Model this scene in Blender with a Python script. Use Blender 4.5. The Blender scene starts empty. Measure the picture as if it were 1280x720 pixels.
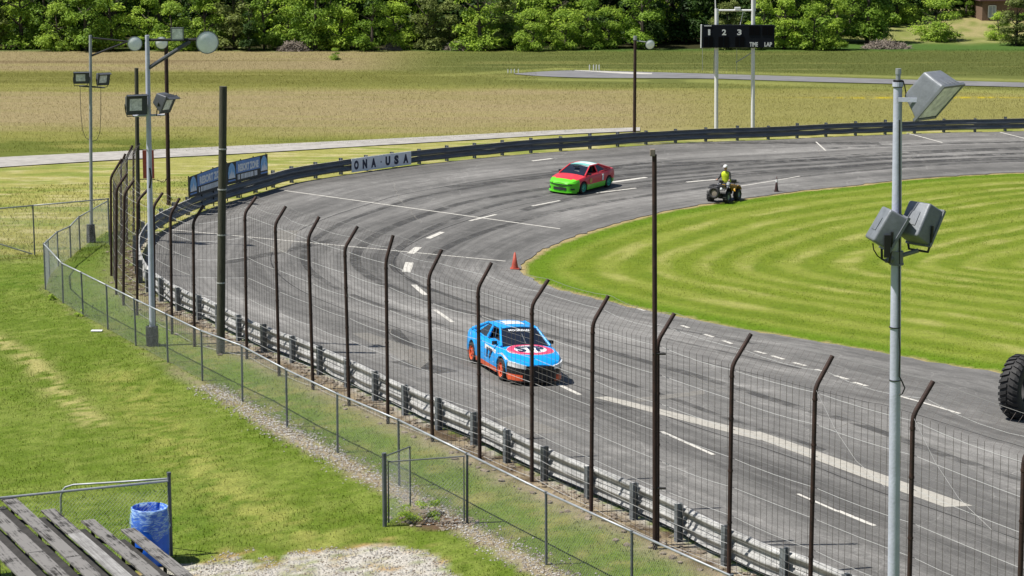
import bpy, bmesh, math, random
import numpy as np
from mathutils import Vector, Matrix
random.seed(7); rng = np.random.default_rng(11)
S = bpy.context.scene; COL = S.collection
# ------------------------------------------------------------------ camera, sky, sun, exposure
F = 2738.0; PITCH = math.radians(10.14); CH = 15.0
cam = bpy.data.cameras.new('camera'); cam.sensor_width = 36; cam.lens = F/1280*36
cam.clip_start = .5; cam.clip_end = 5000
co = bpy.data.objects.new('camera', cam); COL.objects.link(co)
co.location = (0, 0, CH); co.rotation_euler = (math.pi/2-PITCH, 0, 0); S.camera = co
SUN_EL = math.radians(62); SUN_DIR = Vector((-math.cos(SUN_EL)*.985, -math.cos(SUN_EL)*.17, math.sin(SUN_EL)))
W = bpy.data.worlds.new('World'); S.world = W; W.use_nodes = True
nt = W.node_tree; sky = nt.nodes.new('ShaderNodeTexSky'); sky.sky_type = 'NISHITA'; sky.sun_disc = False
sky.sun_elevation = SUN_EL; sky.sun_rotation = math.atan2(SUN_DIR.x, SUN_DIR.y)
nt.links.new(sky.outputs[0], nt.nodes['Background'].inputs[0]); nt.nodes['Background'].inputs[1].default_value = .06
sl = bpy.data.lights.new('sun', 'SUN'); sl.energy = 5.0; sl.angle = math.radians(.5); sl.color = (1, .95, .87)
so = bpy.data.objects.new('sun', sl); COL.objects.link(so); so.rotation_euler = SUN_DIR.to_track_quat('Z', 'Y').to_euler()
S.view_settings.view_transform = 'Standard'; S.view_settings.look = 'None'; S.view_settings.exposure = .6; S.view_settings.gamma = 1
S.view_settings.use_curve_mapping = False
# ------------------------------------------------------------------ photo geometry
def ray(px, py):
    a, b = px-640, 360-py
    return Vector((a, F*math.cos(PITCH)+b*math.sin(PITCH), -F*math.sin(PITCH)+b*math.cos(PITCH)))
def at(px, py, z=1.0):
    d = ray(px, py); k = (z-CH)/d.z; return Vector((d.x*k, d.y*k, z))
def atY(px, py, Y):
    d = ray(px, py); k = Y/d.y; return Vector((d.x*k, Y, CH+d.z*k))
def proj(p):
    x, y, z = p[0], p[1], p[2]-CH; c, s = math.cos(PITCH), math.sin(PITCH)
    dep = y*c-z*s; up = y*s+z*c
    return 640+F*x/dep, 360-F*up/dep
def sr(r, g, b, k=.52):
    f = lambda c: (c/255/12.92 if c < 10 else ((c/255+.055)/1.055)**2.4)*k
    return (f(r), f(g), f(b))
# ------------------------------------------------------------------ materials
def mat(name, col, rough=.6, metal=0, var=.12, scale=6, bump=0, bscale=40, col2=None, spec=.5, stretch=None, coord='Object'):
    m = bpy.data.materials.new(name); m.use_nodes = True; N = m.node_tree; b = N.nodes['Principled BSDF']
    b.inputs['Roughness'].default_value = rough; b.inputs['Metallic'].default_value = metal
    b.inputs['Specular IOR Level'].default_value = spec
    tc = N.nodes.new('ShaderNodeTexCoord'); src = tc.outputs[coord]
    if stretch:
        mp = N.nodes.new('ShaderNodeMapping'); mp.inputs['Scale'].default_value = stretch; N.links.new(src, mp.inputs[0]); src = mp.outputs[0]
    if var or col2:
        n = N.nodes.new('ShaderNodeTexNoise'); n.inputs['Scale'].default_value = scale; n.inputs['Detail'].default_value = 5; n.inputs['Roughness'].default_value = .65
        N.links.new(src, n.inputs['Vector'])
        r = N.nodes.new('ShaderNodeValToRGB'); r.color_ramp.elements[0].position = .3; r.color_ramp.elements[1].position = .7
        c2 = col2 or tuple(c*(1+var) for c in col); c1 = col if col2 else tuple(c*(1-var) for c in col)
        r.color_ramp.elements[0].color = (*c1, 1); r.color_ramp.elements[1].color = (*c2, 1)
        N.links.new(n.outputs[0], r.inputs[0]); N.links.new(r.outputs[0], b.inputs['Base Color'])
    else: b.inputs['Base Color'].default_value = (*col, 1)
    if bump:
        n2 = N.nodes.new('ShaderNodeTexNoise'); n2.inputs['Scale'].default_value = bscale; n2.inputs['Detail'].default_value = 4
        N.links.new(src, n2.inputs['Vector']); bp = N.nodes.new('ShaderNodeBump'); bp.inputs['Strength'].default_value = bump; bp.inputs['Distance'].default_value = .02
        N.links.new(n2.outputs[0], bp.inputs['Height']); N.links.new(bp.outputs[0], b.inputs['Normal'])
    return m
M = dict(
 galv=mat('galvanised_steel', (.30,.32,.34), .5, .35, .22, 3), rail=mat('rail_steel', (.46,.46,.45), .5, .1, .3, 2.2, col2=(.20,.20,.20)),
 railpost=mat('rail_post_steel', (.15,.165,.18), .6, .2, .4, 5), railfront=mat('rail_front_dark', (.075,.088,.105), .6, .1, .45, 1.2, col2=(.17,.18,.20), stretch=(1,1,6)), bluegrey=mat('painted_pole_steel', (.43,.455,.56), .5, .05, .12, 4, .15, 30),  # beam fronts in a darker blue-grey than their backs
 galvpost=mat('weathered_galvanised_post', (.10,.112,.125), .55, .2, .25, 4),
 rust=mat('rusty_pipe', (.015,.007,.006), .75, .1, .5, 5, .3, 60, col2=(.045,.020,.014)), wire=mat('fence_wire', (.40,.40,.40), .5, .2, .1, 3), twire=mat('fine_fence_wire', (.19,.19,.188), .6, .2, .1, 3),
 dwire=mat('dark_shaded_wire', (.07,.06,.055), .7, .2, .2, 5), wood=mat('weathered_pole_wood', (.055,.054,.038), .9, 0, .4, 5, .5, 30, stretch=(6,6,.6)),  # dwire: plain dark cable, and fence uprights darkened to look less sunlit
 dark=mat('black_metal', (.012,.012,.013), .5, .2, .2, 6), lampgrey=mat('lamp_housing', (.17,.185,.205), .5, .25, .18, 9, .1, 40),
 lampdark=mat('lamp_housing_dark', (.06,.066,.075), .55, .2, .2, 9), lens=mat('lamp_lens', (.84,.88,.88), .25, 0, .1, 5),
 reflector=mat('lamp_reflector', (.42,.44,.45), .25, .1, .45, 10, .2, 8, col2=(.95,.96,.97)), black=mat('scoreboard_black', (.005,.007,.012), .7, 0, .25, 3, spec=.15),
 white=mat('white_paint', (.62,.63,.64), .55, 0, .08, 8), rubber=mat('tyre_rubber', (.016,.016,.017), .75, 0, .3, 12, .2, 40),
 bandw=mat('old_road_paint', sr(212,208,196,.62), .8, 0, .25, 9, coord='Object'), patchm=mat('pale_asphalt_patch', (.145,.143,.138), .9, 0, .15, 5),
 signw=mat('sign_white', (.74,.77,.82), .5, 0, .06, 4), ink=mat('sign_ink', (.02,.025,.06), .6, 0, 0), bannerk=mat('banner_black', (.02,.026,.03), .6, 0, .2, 6),
 bannerb=mat('banner_blue', (.14,.28,.60), .6, 0, .2, 5), bannerl=mat('banner_light_blue', (.22,.45,.75), .6, 0, .2, 6),
 red=mat('faded_red', (.22,.04,.02), .7, 0, .3, 8), conered=mat('cone_orange', (.36,.06,.035), .6, 0, .3, 14), conedk=mat('cone_dark_red', (.035,.012,.011), .6, 0, .2, 10),
 barrel=mat('blue_plastic', (.002,.105,.66), .5, 0, .12, 5), plank=mat('weathered_plank', (.055,.053,.052), .9, 0, .5, 4, .6, 20, col2=(.27,.265,.26), stretch=(7,1.6,7)), footshade=mat('shade_dark_footboard', (.025,.024,.023), .95, 0, .5, 5, .4, 20),  # footboard colour stands for the shadow between seat rows
 plankl=mat('newer_plank', (.34,.34,.345), .85, 0, .25, 8, .3, 40, stretch=(9,.9,9)), gravel=mat('pale_gravel', sr(196,192,186,.5), .95, 0, .25, 1.5, .3, 12),
 road=mat('distant_asphalt', (.135,.135,.142), .9, 0, .2, .6), conc=mat('concrete', (.36,.35,.32), .9, 0, .2, 2, .2, 20),
 soil=mat('dirt_clods', (.085,.062,.043), .95, 0, .5, 7, .5, 20, col2=(.26,.22,.17)), brick=mat('brown_brick', (.15,.095,.065), .9, 0, .4, 2, stretch=(3,3,9)),
 roof=mat('maroon_roof', (.11,.055,.06), .8, 0, .2, 3), pane=mat('window_glass', (.30,.34,.40), .1, 0, .2, 3),
 bark=mat('tree_bark', (.06,.048,.036), .9, 0, .3, 6), brush=mat('dry_brush', (.17,.135,.115), .95, 0, .5, 3, col2=(.25,.22,.18)))
def bag_mat():
    m = mat('clear_bag_plastic', (.50,.76,1.), .45, 0, .1, 5, 0); b = m.node_tree.nodes['Principled BSDF']; 
    N = m.node_tree; L = N.links; tc = N.nodes.new('ShaderNodeTexCoord'); mp = N.nodes.new('ShaderNodeMapping'); mp.inputs['Scale'].default_value = (3, 3, 9); mp.inputs['Rotation'].default_value = (.5, .4, 0); L.new(tc.outputs['Object'], mp.inputs[0])
    n = N.nodes.new('ShaderNodeTexNoise'); n.inputs['Scale'].default_value = 1.6; n.inputs['Detail'].default_value = 4; n.inputs['Distortion'].default_value = 1.5; L.new(mp.outputs[0], n.inputs['Vector'])
    r = N.nodes.new('ShaderNodeMapRange'); r.inputs[1].default_value = .45; r.inputs[2].default_value = .68; r.inputs[3].default_value = .10; r.inputs[4].default_value = .62; L.new(n.outputs[0], r.inputs[0]); L.new(r.outputs[0], b.inputs['Alpha']); return m
M['bag'] = bag_mat()
# ------------------------------------------------------------------ mesh helpers
class MB:
    def __init__(s): s.v = []; s.f = []; s.m = []
    def add(s, vs, fs, mi=0):
        o = len(s.v); s.v += [tuple(v) for v in vs]; s.f += [tuple(i+o for i in f) for f in fs]; s.m += [mi]*len(fs)
    def box(s, c, d, R=None, mi=0, taper=None):
        x, y, z = (k/2 for k in d); t = taper or (1, 1)
        P = [Vector((sx*x*(t[0] if sz > 0 else 1), sy*y*(t[1] if sz > 0 else 1), sz*z)) for sz in (-1, 1) for sy in (-1, 1) for sx in (-1, 1)]
        if R: P = [R @ p for p in P]
        s.add([p+Vector(c) for p in P], [(0,2,3,1),(4,5,7,6),(0,1,5,4),(2,6,7,3),(0,4,6,2),(1,3,7,5)], mi)
    def bbox(s, c, d, bev=.01, R=None, mi=0):
        bm = bmesh.new(); bmesh.ops.create_cube(bm, size=1); bmesh.ops.scale(bm, vec=d, verts=bm.verts)
        bmesh.ops.bevel(bm, geom=list(bm.edges), offset=bev, segments=2, affect='EDGES', profile=.6)
        s.bm(bm, c, R, mi)
    def bm(s, bm, c=(0,0,0), R=None, mi=0):
        bm.verts.index_update(); P = [(R @ v.co if R else v.co)+Vector(c) for v in bm.verts]
        s.add(P, [[v.index for v in f.verts] for f in bm.faces], mi); bm.free()
    def tube(s, pts, r, n=8, caps=True, mi=0):
        pts = [Vector(p) for p in pts]; k = len(pts); R = r if isinstance(r, (list, tuple)) else [r]*k
        vs = []; prev = None
        for i, p in enumerate(pts):
            t = (pts[min(i+1, k-1)]-pts[max(i-1, 0)]).normalized()
            if prev is None: u = t.orthogonal().normalized()
            else:
                u = prev-t*prev.dot(t); u = u.normalized() if u.length > 1e-6 else t.orthogonal().normalized()
            prev = u; w = t.cross(u)
            vs += [p+(u*math.cos(a)+w*math.sin(a))*R[i] for a in (2*math.pi*j/n for j in range(n))]
        fs = [(i*n+j, i*n+(j+1) % n, (i+1)*n+(j+1) % n, (i+1)*n+j) for i in range(k-1) for j in range(n)]
        if caps: fs += [tuple(range(n))[::-1], tuple(range((k-1)*n, k*n))]
        s.add(vs, fs, mi)
    def lathe(s, prof, n=24, c=(0,0,0), R=None, mi=0, arc=1.0):     # prof: (radius, z)
        vs = []; k = len(prof); full = arc >= 1; m = n if full else n+1
        for r, z in prof:
            for j in range(m):
                a = 2*math.pi*arc*j/n; p = Vector((r*math.cos(a), r*math.sin(a), z)); vs.append((R @ p if R else p)+Vector(c))
        fs = [(i*m+j, i*m+(j+1) % m, (i+1)*m+(j+1) % m, (i+1)*m+j) for i in range(k-1) for j in range(n)]
        s.add(vs, fs, mi)
    def grid(s, rows, mi=0, close=False):
        n = len(rows[0]); vs = [p for r in rows for p in r]
        s.add(vs, [(i*n+j, i*n+j+1, (i+1)*n+j+1, (i+1)*n+j) for i in range(len(rows)-1) for j in range(n-1)], mi)
    def build(s, name, mats, parent=None, smooth=False, world=False, weld=False):
        off = Vector((0, 0, 0))
        if world:
            q = parent
            while q is not None: off += q.location; q = q.parent
        me = bpy.data.meshes.new(name); me.from_pydata([tuple(Vector(v)-off) for v in s.v], [], s.f)
        for m in (mats if isinstance(mats, (list, tuple)) else [mats]): me.materials.append(m)
        if len(me.materials) > 1: me.polygons.foreach_set('material_index', s.m)
        if smooth: me.polygons.foreach_set('use_smooth', [True]*len(me.polygons))
        me.update()
        bm = bmesh.new(); bm.from_mesh(me)
        if weld: bmesh.ops.remove_doubles(bm, verts=bm.verts, dist=1e-4)
        bmesh.ops.recalc_face_normals(bm, faces=bm.faces); bm.to_mesh(me); bm.free()
        return link(name, me, parent)
def link(name, me, parent=None):
    o = bpy.data.objects.new(name, me); COL.objects.link(o); o.parent = parent; return o
def thing(name, label, cat, loc=(0,0,0), rz=0, group=None):
    o = bpy.data.objects.new(name, None); COL.objects.link(o); o.location = loc; o.rotation_euler = (0, 0, rz); o.empty_display_size = .3
    return tag(o, label, cat, group)
def tag(o, label=None, cat=None, group=None, kind=None):
    if label: o['label'] = label
    if cat: o['category'] = cat
    if group: o['group'] = group
    if kind: o['kind'] = kind
    return o
def copy_tree(o, parent=None):
    c = o.copy(); COL.objects.link(c); c.parent = parent
    for ch in list(o.children): copy_tree(ch, c)
    return c
def smooth_part(o, ang=40):
    me = o.data; me.polygons.foreach_set('use_smooth', [True]*len(me.polygons))
    try: me.set_sharp_from_angle(angle=math.radians(ang))
    except Exception: pass
    return o
def text_obj(body, name, material, parent, mtx, size=.3, extrude=.003, sx=1, bold=0, fit=None):
    cu = bpy.data.curves.new('t', 'FONT'); cu.body = body; cu.size = size; cu.extrude = extrude; cu.align_x = 'CENTER'; cu.align_y = 'CENTER'; cu.offset = bold
    cu.resolution_u = 3
    t = bpy.data.objects.new('t', cu); COL.objects.link(t)
    dg = bpy.context.evaluated_depsgraph_get(); me = bpy.data.meshes.new_from_object(t.evaluated_get(dg)); bpy.data.objects.remove(t)
    if fit:
        xs = [v.co.x for v in me.vertices]; ys = [v.co.y for v in me.vertices]; w = max(xs)-min(xs); h = max(ys)-min(ys)
        cx, cy = (max(xs)+min(xs))/2, (max(ys)+min(ys))/2
        for v in me.vertices: v.co.x = (v.co.x-cx)*fit[0]/w; v.co.y = (v.co.y-cy)*fit[1]/h
    for v in me.vertices: v.co.x *= sx
    me.materials.clear(); me.materials.append(material)
    me.transform(mtx); return link(name, me, parent)
def frame(o, x, y):   # matrix with local x, y axes, origin o
    x = Vector(x).normalized(); y = Vector(y); z = x.cross(y).normalized(); y = z.cross(x)
    m = Matrix((x, y, z)).transposed().to_4x4(); m.translation = Vector(o); return m
def vnoise(x, y, seed=0):
    xi = np.floor(x).astype(np.int64); yi = np.floor(y).astype(np.int64); fx = x-xi; fy = y-yi
    def h(a, b):
        n = (a*374761393+b*668265263+seed*1442695041) & 0xffffffff; n = ((n ^ (n >> 13))*1274126177) & 0xffffffff
        return ((n ^ (n >> 16)) & 0xffff)/65535.
    fx = fx*fx*(3-2*fx); fy = fy*fy*(3-2*fy)
    return (h(xi,yi)*(1-fx)+h(xi+1,yi)*fx)*(1-fy)+(h(xi,yi+1)*(1-fx)+h(xi+1,yi+1)*fx)*fy
def fbm(x, y, seed=0, o=4):
    r = 0; a = .5; t = 0
    for i in range(o): r = r+a*vnoise(x*2**i, y*2**i, seed+i*7); t += a; a *= .55
    return r/t
def sst(a, b, x): t = np.clip((x-a)/(b-a), 0, 1); return t*t*(3-2*t)
def catmull(P, n=10):
    P = [np.array(p[:2], float) for p in P]; P = [2*P[0]-P[1]]+P+[2*P[-1]-P[-2]]; out = []
    for i in range(1, len(P)-2):
        for k in range(n):
            t = k/n; a, b, c, d = P[i-1:i+3]
            out.append(.5*((2*b)+(c-a)*t+(2*a-5*b+4*c-d)*t*t+(3*b-a-3*c+d)*t**3))
    out.append(P[-2]); return np.array(out)
def dist_poly(X, Y, P):   # distance to a polyline and side (+ = left of travel)
    best = np.full(X.shape, 1e9); side = np.zeros(X.shape)
    for (ax, ay), (bx, by) in zip(P[:-1], P[1:]):
        dx, dy = bx-ax, by-ay; l2 = dx*dx+dy*dy+1e-9; t = np.clip(((X-ax)*dx+(Y-ay)*dy)/l2, 0, 1)
        d = np.hypot(X-ax-t*dx, Y-ay-t*dy); m = d < best; best = np.where(m, d, best)
        side = np.where(m, dx*(Y-ay)-dy*(X-ax), side)
    return best, np.sign(side)
# ------------------------------------------------------------------ track outline
RAIL_H = .76
rail_px = [(1280,148),(1197,149.5),(1120,152),(1035,155),(960,158.5),(880,161),(802,165),(740,169.5),(640,176.5),(512,189),(435,199),(370,209),(336,217.5),(303,226.7),(269,236.5),(236,248.5),(209,261),(190,272),(178,286),(172.5,298),(173,313),(180,329),(194,343),(227,361),(253,372),(281,386),(320,404),(372,423),(440,452),(515,486),(597,520),(667,554),(765,594),(830,622),(897,655),(972,687),(1057,717)]
inner_px = [(1280,216),(1180,221),(1120,226),(1060,233),(1000,239),(940,247),(860,259),(820,267),(780,277),(740,289),(700,303),(672,316),(655,328),(650,337),(660,348),(690,360),(740,373),(800,387),(860,399),(940,415),(1000,425),(1080,438),(1160,453),(1220,463),(1280,475)]
O = [at(x, y, 1+RAIL_H) for x, y in rail_px]; I = [at(x, y, 0) for x, y in inner_px]
d0 = (O[0]-O[3]).normalized(); d1 = (O[-1]-O[-6]).normalized()
Oc = catmull([O[0]+d0*k for k in (320, 160, 80, 40, 20)]+O+[O[-1]+d1*k for k in (15, 30, 60, 100, 160)])
Ic = catmull([I[0]+d0*k for k in (320, 160, 80, 40, 20)]+I+[I[-1]+d1*k for k in (15, 30, 60, 120, 200)])
CX, CY = 30., 90.
def polar(P):
    th = np.unwrap(np.arctan2(P[:,1]-CY, P[:,0]-CX)); r = np.hypot(P[:,0]-CX, P[:,1]-CY); i = np.argsort(th); return th[i], r[i]
thO, rOo = polar(Oc); thI, rIi = polar(Ic)
def wrap(th): return np.where(th < 0, th+2*math.pi, th)  # 0..2pi: turn runs through pi
thO = np.where(thO < 0, thO+2*math.pi, thO); thI = np.where(thI < 0, thI+2*math.pi, thI)
i = np.argsort(thO); thO, rOo = thO[i], rOo[i]; i = np.argsort(thI); thI, rIi = thI[i], rIi[i]
def tpar(X, Y):
    th = wrap(np.arctan2(Y-CY, X-CX)); r = np.hypot(X-CX, Y-CY)
    ri = np.interp(th, thI, rIi, left=900, right=900); ro = np.interp(th, thO, rOo, left=950, right=950)
    return (r-ri)/np.maximum(ro-ri, .5), r-ri, r-ro
def terr(X, Y):
    X = np.asarray(X, float); Y = np.asarray(Y, float); t, _, _ = tpar(X, Y)
    z = np.clip(t, 0, 1)
    return z+np.maximum(Y-205, 0)*.03*np.clip((600-Y)/300, 0, 1)
def terr1(x, y): return float(terr(np.array([x]), np.array([y]))[0])
def G(px, py):
    z = 1.
    for _ in range(12): p = at(px, py, z); z = z*.4+.6*terr1(p.x, p.y)
    return at(px, py, z)
# fences: (base px, bend px, top px) along the catch fence; (base px, top y) along the chain-link fence
CATCH = [((167,290),(167,189.5),(174,179)),((158.5,301),(158.4,197),(166,182)),((151.5,318),(151.5,205),(157,192)),((139,345),(138.5,221.5),(152,199)),((145,368.5),(145.7,236),(158.5,217)),((154,381.5),(155.5,242),(168,225)),((171,394),(172,251),(184,237)),((193,406),(192,257.6),(203,241)),((215,418),(213,268.5),(224.3,247.5)),((243,433.4),(241.5,277),(254,256.5)),((308.5,449),(306,266),(320,246)),((349,470),(344,280),(357.5,257.5)),((391.5,487),(385.5,296),(399,271)),((436.5,507),(431,310),(447,282.5)),((485,530),(482.5,325),(492,294.5)),((541,552),(536,345),(552.5,312)),((600,574),(597.5,360),(615,329)),((665,602),(665,381),(686,349)),((739,640),(741,404),(760,370)),((822,682),(822,427),(842.5,392.5)),((911,717),(915,457.5),(939,417.5)),((1012,765),(1019,485),(1041,445)),((1135,822),(1141,520),(1167,477)),((1270,885),(1280,572),(1308,528)),((1420,960),(1434,640),(1466,592))]
CHAIN = [((136,288),(136,251)),((100,312),(100,271)),((88.6,322),(88.6,283)),((73,333),(73,290)),((62,346),(61.5,300)),((57,362),(53.5,305)),((79,379),(77,329)),((104,395),(104,341)),((135,412),(135,356.5)),((170,432),(170,374)),((210,453),(210,393)),((253,476),(252,413.5)),((303,502),(302,432)),((359,534),(358,462)),((422,566),(422,492)),((499,607.5),(499,525)),((584,654),(584,567)),((683,706),(682.5,616)),((790,764),(790,665)),((912,830),(914,720))]
chain_base = [at(*b) for b, t in CHAIN]; catch_base = [at(*b) for b, _, _ in CATCH]
chainP = np.array([(p.x, p.y) for p in chain_base]); catchP = np.array([(p.x, p.y) for p in catch_base])
# ------------------------------------------------------------------ ground: colour of every patch of grass and soil
def mix(a, b, m): return a*(1-m[..., None])+np.asarray(b)*m[..., None]
def blob(X, Y, px, py, rx, ry, z=1.0):
    p = at(px, py, z); return np.exp(-(((X-p.x)/rx)**2+((Y-p.y)/ry)**2))
LAWN = np.array(sr(112,137,40)); LAWN_L = np.array(sr(154,169,80)); DRY = np.array(sr(205,196,128)); DIRT = np.array(sr(178,162,134)); GRAV = np.array(sr(212,207,197,.6))
def ground_colour(X, Y):
    X = np.asarray(X, float); Y = np.asarray(Y, float); t, di, do = tpar(X, Y)
    n1 = fbm(X*.9, Y*.6, 1); n2 = fbm(X*2.6, Y*2.0, 5); n3 = fbm(X*.22, Y*.12, 9); n4 = fbm(X*.05, Y*.6, 21)
    C = np.zeros(X.shape+(3,))+LAWN
    # near lawn
    C = mix(C, LAWN_L, .7*sst(.42, .66, n1*.3+fbm(X*5.5, Y*4.2, 15)*.55+n3*.2)); C = mix(C, sr(84,122,16), .6*sst(.56, .72, n3)*sst(.3, .6, n2))
    dryl, _ = dist_poly(X, Y, np.array([(p.x, p.y) for p in (at(-30,410), at(40,450), at(75,492), at(120,530))])); C = mix(C, DRY, .85*np.exp(-(dryl/.42)**2)*sst(.40, .56, fbm(X*4, Y*3, 17)))
    dryl, _ = dist_poly(X, Y, np.array([(p.x, p.y) for p in (at(150,470), at(190,520), at(240,580), at(320,640), at(420,680), at(470,700))])); C = mix(C, sr(186,186,100), .7*np.exp(-(dryl/.9)**2)*sst(.35, .6, n1*.3+fbm(X*4, Y*3, 19)*.7))
    # outside of the turn: mown hay, straw yellow
    dc, sc = dist_poly(X, Y, chainP)
    hay = sst(84, 88, Y-(X+18)*.15+2*n1)*(Y < 134); hc = mix(np.zeros_like(C)+sr(178,176,98), sr(206,198,140), sst(.5, .7, fbm(X*.7, Y*2.2, 31))); hc = mix(hc, sr(138,156,62), sst(.5, .72, fbm(X*.3, Y*1.1, 33))*.8)
    C = mix(C, hc, hay*(t > .5))
    # meadow
    mead = sst(-.6, .4, Y-np.where(X < 9, 128.6+.48*X, 60))*((X < 9) | (do > 1.2))
    g = fbm(X*.03, Y*.35, 41); tan = np.array(sr(188,172,126)); olive = np.array(sr(128,136,68)); yel = np.array(sr(164,164,84)); dk = np.array(sr(116,126,62))
    Yj = Y+(g-.5)*9+(n3-.5)*4+X*.03
    mc = np.zeros_like(C)+yel
    mc = mix(mc, tan, sst(128, 137, Yj)*sst(163, 156, Yj)*(.7+.3*sst(.3, .6, n4))*(1-.75*sst(4, 18, X)))
    mc = mix(mc, olive, sst(159, 166, Yj)*sst(-30, 10, X)); mc = mix(mc, sr(138,138,66), sst(161, 168, Yj)*sst(179, 172, Yj)*sst(10, -25, X))
    mc = mix(mc, tan*.93, sst(174, 181, Yj)*sst(-4, -16, X)); mc = mix(mc, dk, sst(172, 180, Yj)*sst(203, 197, Y)*sst(-14, 0, X))
    mc = mix(mc, np.array(sr(120,96,70)), .5*sst(186, 188, Y)*sst(192, 190, Y)*sst(-14, -20, X)*sst(.35, .6, n4))
    mc = mix(mc, sr(112,128,44), .8*sst(131, 124, Yj)*sst(.32, .58, fbm(X*.25, Y*.5, 51))); mc = mix(mc, sr(186,182,108), .45*sst(.62, .8, n4))
    for a, b, w in (((560,94),(700,86),1.), ((700,86),(900,90),1.), ((900,90),(1290,101),1.), ((880,101.5),(1290,116),1.4), ((640,99),(800,101),.7)):
        P = np.array([(p.x, p.y) for p in (at(*a), at(*b))]); d, _ = dist_poly(X, Y, P); mc = mix(mc, sr(186,190,108), .5*sst(w*1.6, w*.5, d))
    mc = mix(mc, sr(236,214,20), .95*np.clip(blob(X, Y, 1095, 122.5, 2.6, .45)+blob(X, Y, 1215, 122, 2.0, .5)+.6*blob(X, Y, 1160, 122, 8, .5), 0, 1)*sst(.25, .5, n2))
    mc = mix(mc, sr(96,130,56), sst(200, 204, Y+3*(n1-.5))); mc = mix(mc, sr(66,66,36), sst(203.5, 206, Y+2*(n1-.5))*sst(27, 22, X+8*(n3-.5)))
    mc = mix(mc, mix(np.zeros_like(C)+sr(158,166,88), sr(190,186,124), sst(.4,.65,n1)), sst(209, 213, Y+5*(n3-.5))*sst(24, 30, X)*.9); mc = mix(mc, sr(200,186,130), .7*sst(214, 220, Y)*sst(43, 46, X)*sst(.4, .6, n1))
    C = mix(C, mc*.86, mead*(t > 1))
    # strip between chain-link fence and rail
    df, sf = dist_poly(X, Y, catchP)
    strip = (do > -.1)*(sc > 0)*(Y < 92)
    C = np.where((strip > 0)[..., None], mix(np.zeros_like(C)+sr(116,142,50), sr(160,158,92), sst(.46, .70, n2*.6+n1*.4)*(.3+.6*sst(75,60,Y))), C)
    C = mix(C, DIRT, strip*sst(1.9, .5, do+1.4*(n2-.5))*(.35+.65*sst(84,70,Y))); C = mix(C, sr(104,86,66), strip*sst(1.3, .3, do)*sst(.42, .58, n2)); C = mix(C, sr(205,198,184), strip*sst(.35, .1, do)*sst(.35, .5, n1))
    # gravelly line along the chain-link fence
    off = dc*np.where(sc > 0, 1, -1); near = sst(110, 80, Y)*(Y < 86)
    w = sst(68, 56, Y)
    C = mix(C, sr(168,152,124), near*sst(.20+.28*w, .05+.10*w, np.abs(off+.06+w*.22)+.6*(n2-.5))*(.35+.65*w)); C = mix(C, sr(186,174,150), (near*w*sst(.3, .1, np.abs(off+.3)+.7*(n1-.5))*.7))
    # gravel by the bleachers
    gp = np.array([(p.x, p.y) for p in (at(205,752), at(330,726), at(395,722), at(470,730))]); d, _ = dist_poly(X, Y, gp); d2, _ = dist_poly(X, Y, np.array([(p.x, p.y) for p in (at(455,694), at(520,708), at(550,760))]))
    dd = np.minimum(d*.8+.12, d2*1.9+.1)+2.6*(fbm(X*1.5, Y*1.1, 61)-.5)+1.0*(fbm(X*5, Y*4, 63)-.5)
    C = mix(C, sr(196,164,112), sst(2.1, 1.4, dd)*sst(.3, .6, n2)); C = mix(C, GRAV, sst(1.5, 1.0, dd)*(.35+.65*sst(.34, .48, n2*.6+fbm(X*4, Y*4, 65)*.4)))
    gd = blob(X, Y, 545, 652, .9, .8); C = mix(C, sr(120,98,76), sst(.35, .8, gd+.5*(n2-.5)))
    # infield, mown in rings
    inf = (t < .5)
    rad = di+.35*(fbm(X*.25, Y*.25, 71)-.5)
    st = .5+.5*np.sin(rad*2*math.pi/1.9+.8*np.sin(rad*.8)+1.2); st = sst(.15, .95, st+.7*(fbm(X*.5, Y*.5, 77)-.5))
    ic = mix(np.zeros_like(C)+sr(132,152,44), sr(164,174,78), st*.7); ic = mix(ic, sr(200,196,120), sst(.50, .70, fbm(np.arctan2(Y-CY, X-CX)*7, rad*1.1, 81))*st*.55*sst(-1.5, -4, di)); ic = mix(ic, sr(112,138,32), .5*sst(.54, .66, n1)*(1-st))
    ic = mix(ic, sr(110,146,22), sst(2.2, .8, -di)*.8)
    ic = mix(ic, sr(196,176,128), sst(.42, .1, -di+.5*(n2-.5)))
    C = np.where(inf[..., None], ic, C)
    return np.clip(C, 0, 1)
def axis(parts):
    out = []
    for a, b, s in parts: out += list(np.arange(a, b-1e-6, s))
    return np.array(out+[parts[-1][1]])
gx = axis([(-1500,-400,100),(-400,-100,20),(-100,-45,3),(-45,-26,.8),(-26,36,.25),(36,60,.8),(60,110,3),(110,400,20),(400,1500,100)])
gy = axis([(-120,0,10),(0,36,2),(36,128,.25),(128,215,.7),(215,260,3),(260,600,20),(600,2500,100)])
GX, GY = np.meshgrid(gx, gy); GZ = terr(GX, GY)
GT, GDI, GDO = tpar(GX, GY)
GZ = GZ+.05*(fbm(GX*.35, GY*.35, 3)-.5)*((GDO > .8) | (GDI < -.8))*(GY < 230)
nx, ny = len(gx), len(gy)
me = bpy.data.meshes.new('ground'); me.vertices.add(nx*ny); me.vertices.foreach_set('co', np.stack([GX, GY, GZ], -1).ravel())
ii = (np.arange(ny-1)[:, None]*nx+np.arange(nx-1)[None]).ravel(); q = np.stack([ii, ii+1, ii+nx+1, ii+nx], -1).astype(np.int32)
me.loops.add(q.size); me.loops.foreach_set('vertex_index', q.ravel()); me.polygons.add(len(q)); me.polygons.foreach_set('loop_start', np.arange(len(q), dtype=np.int32)*4)
me.update(calc_edges=True)
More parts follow.
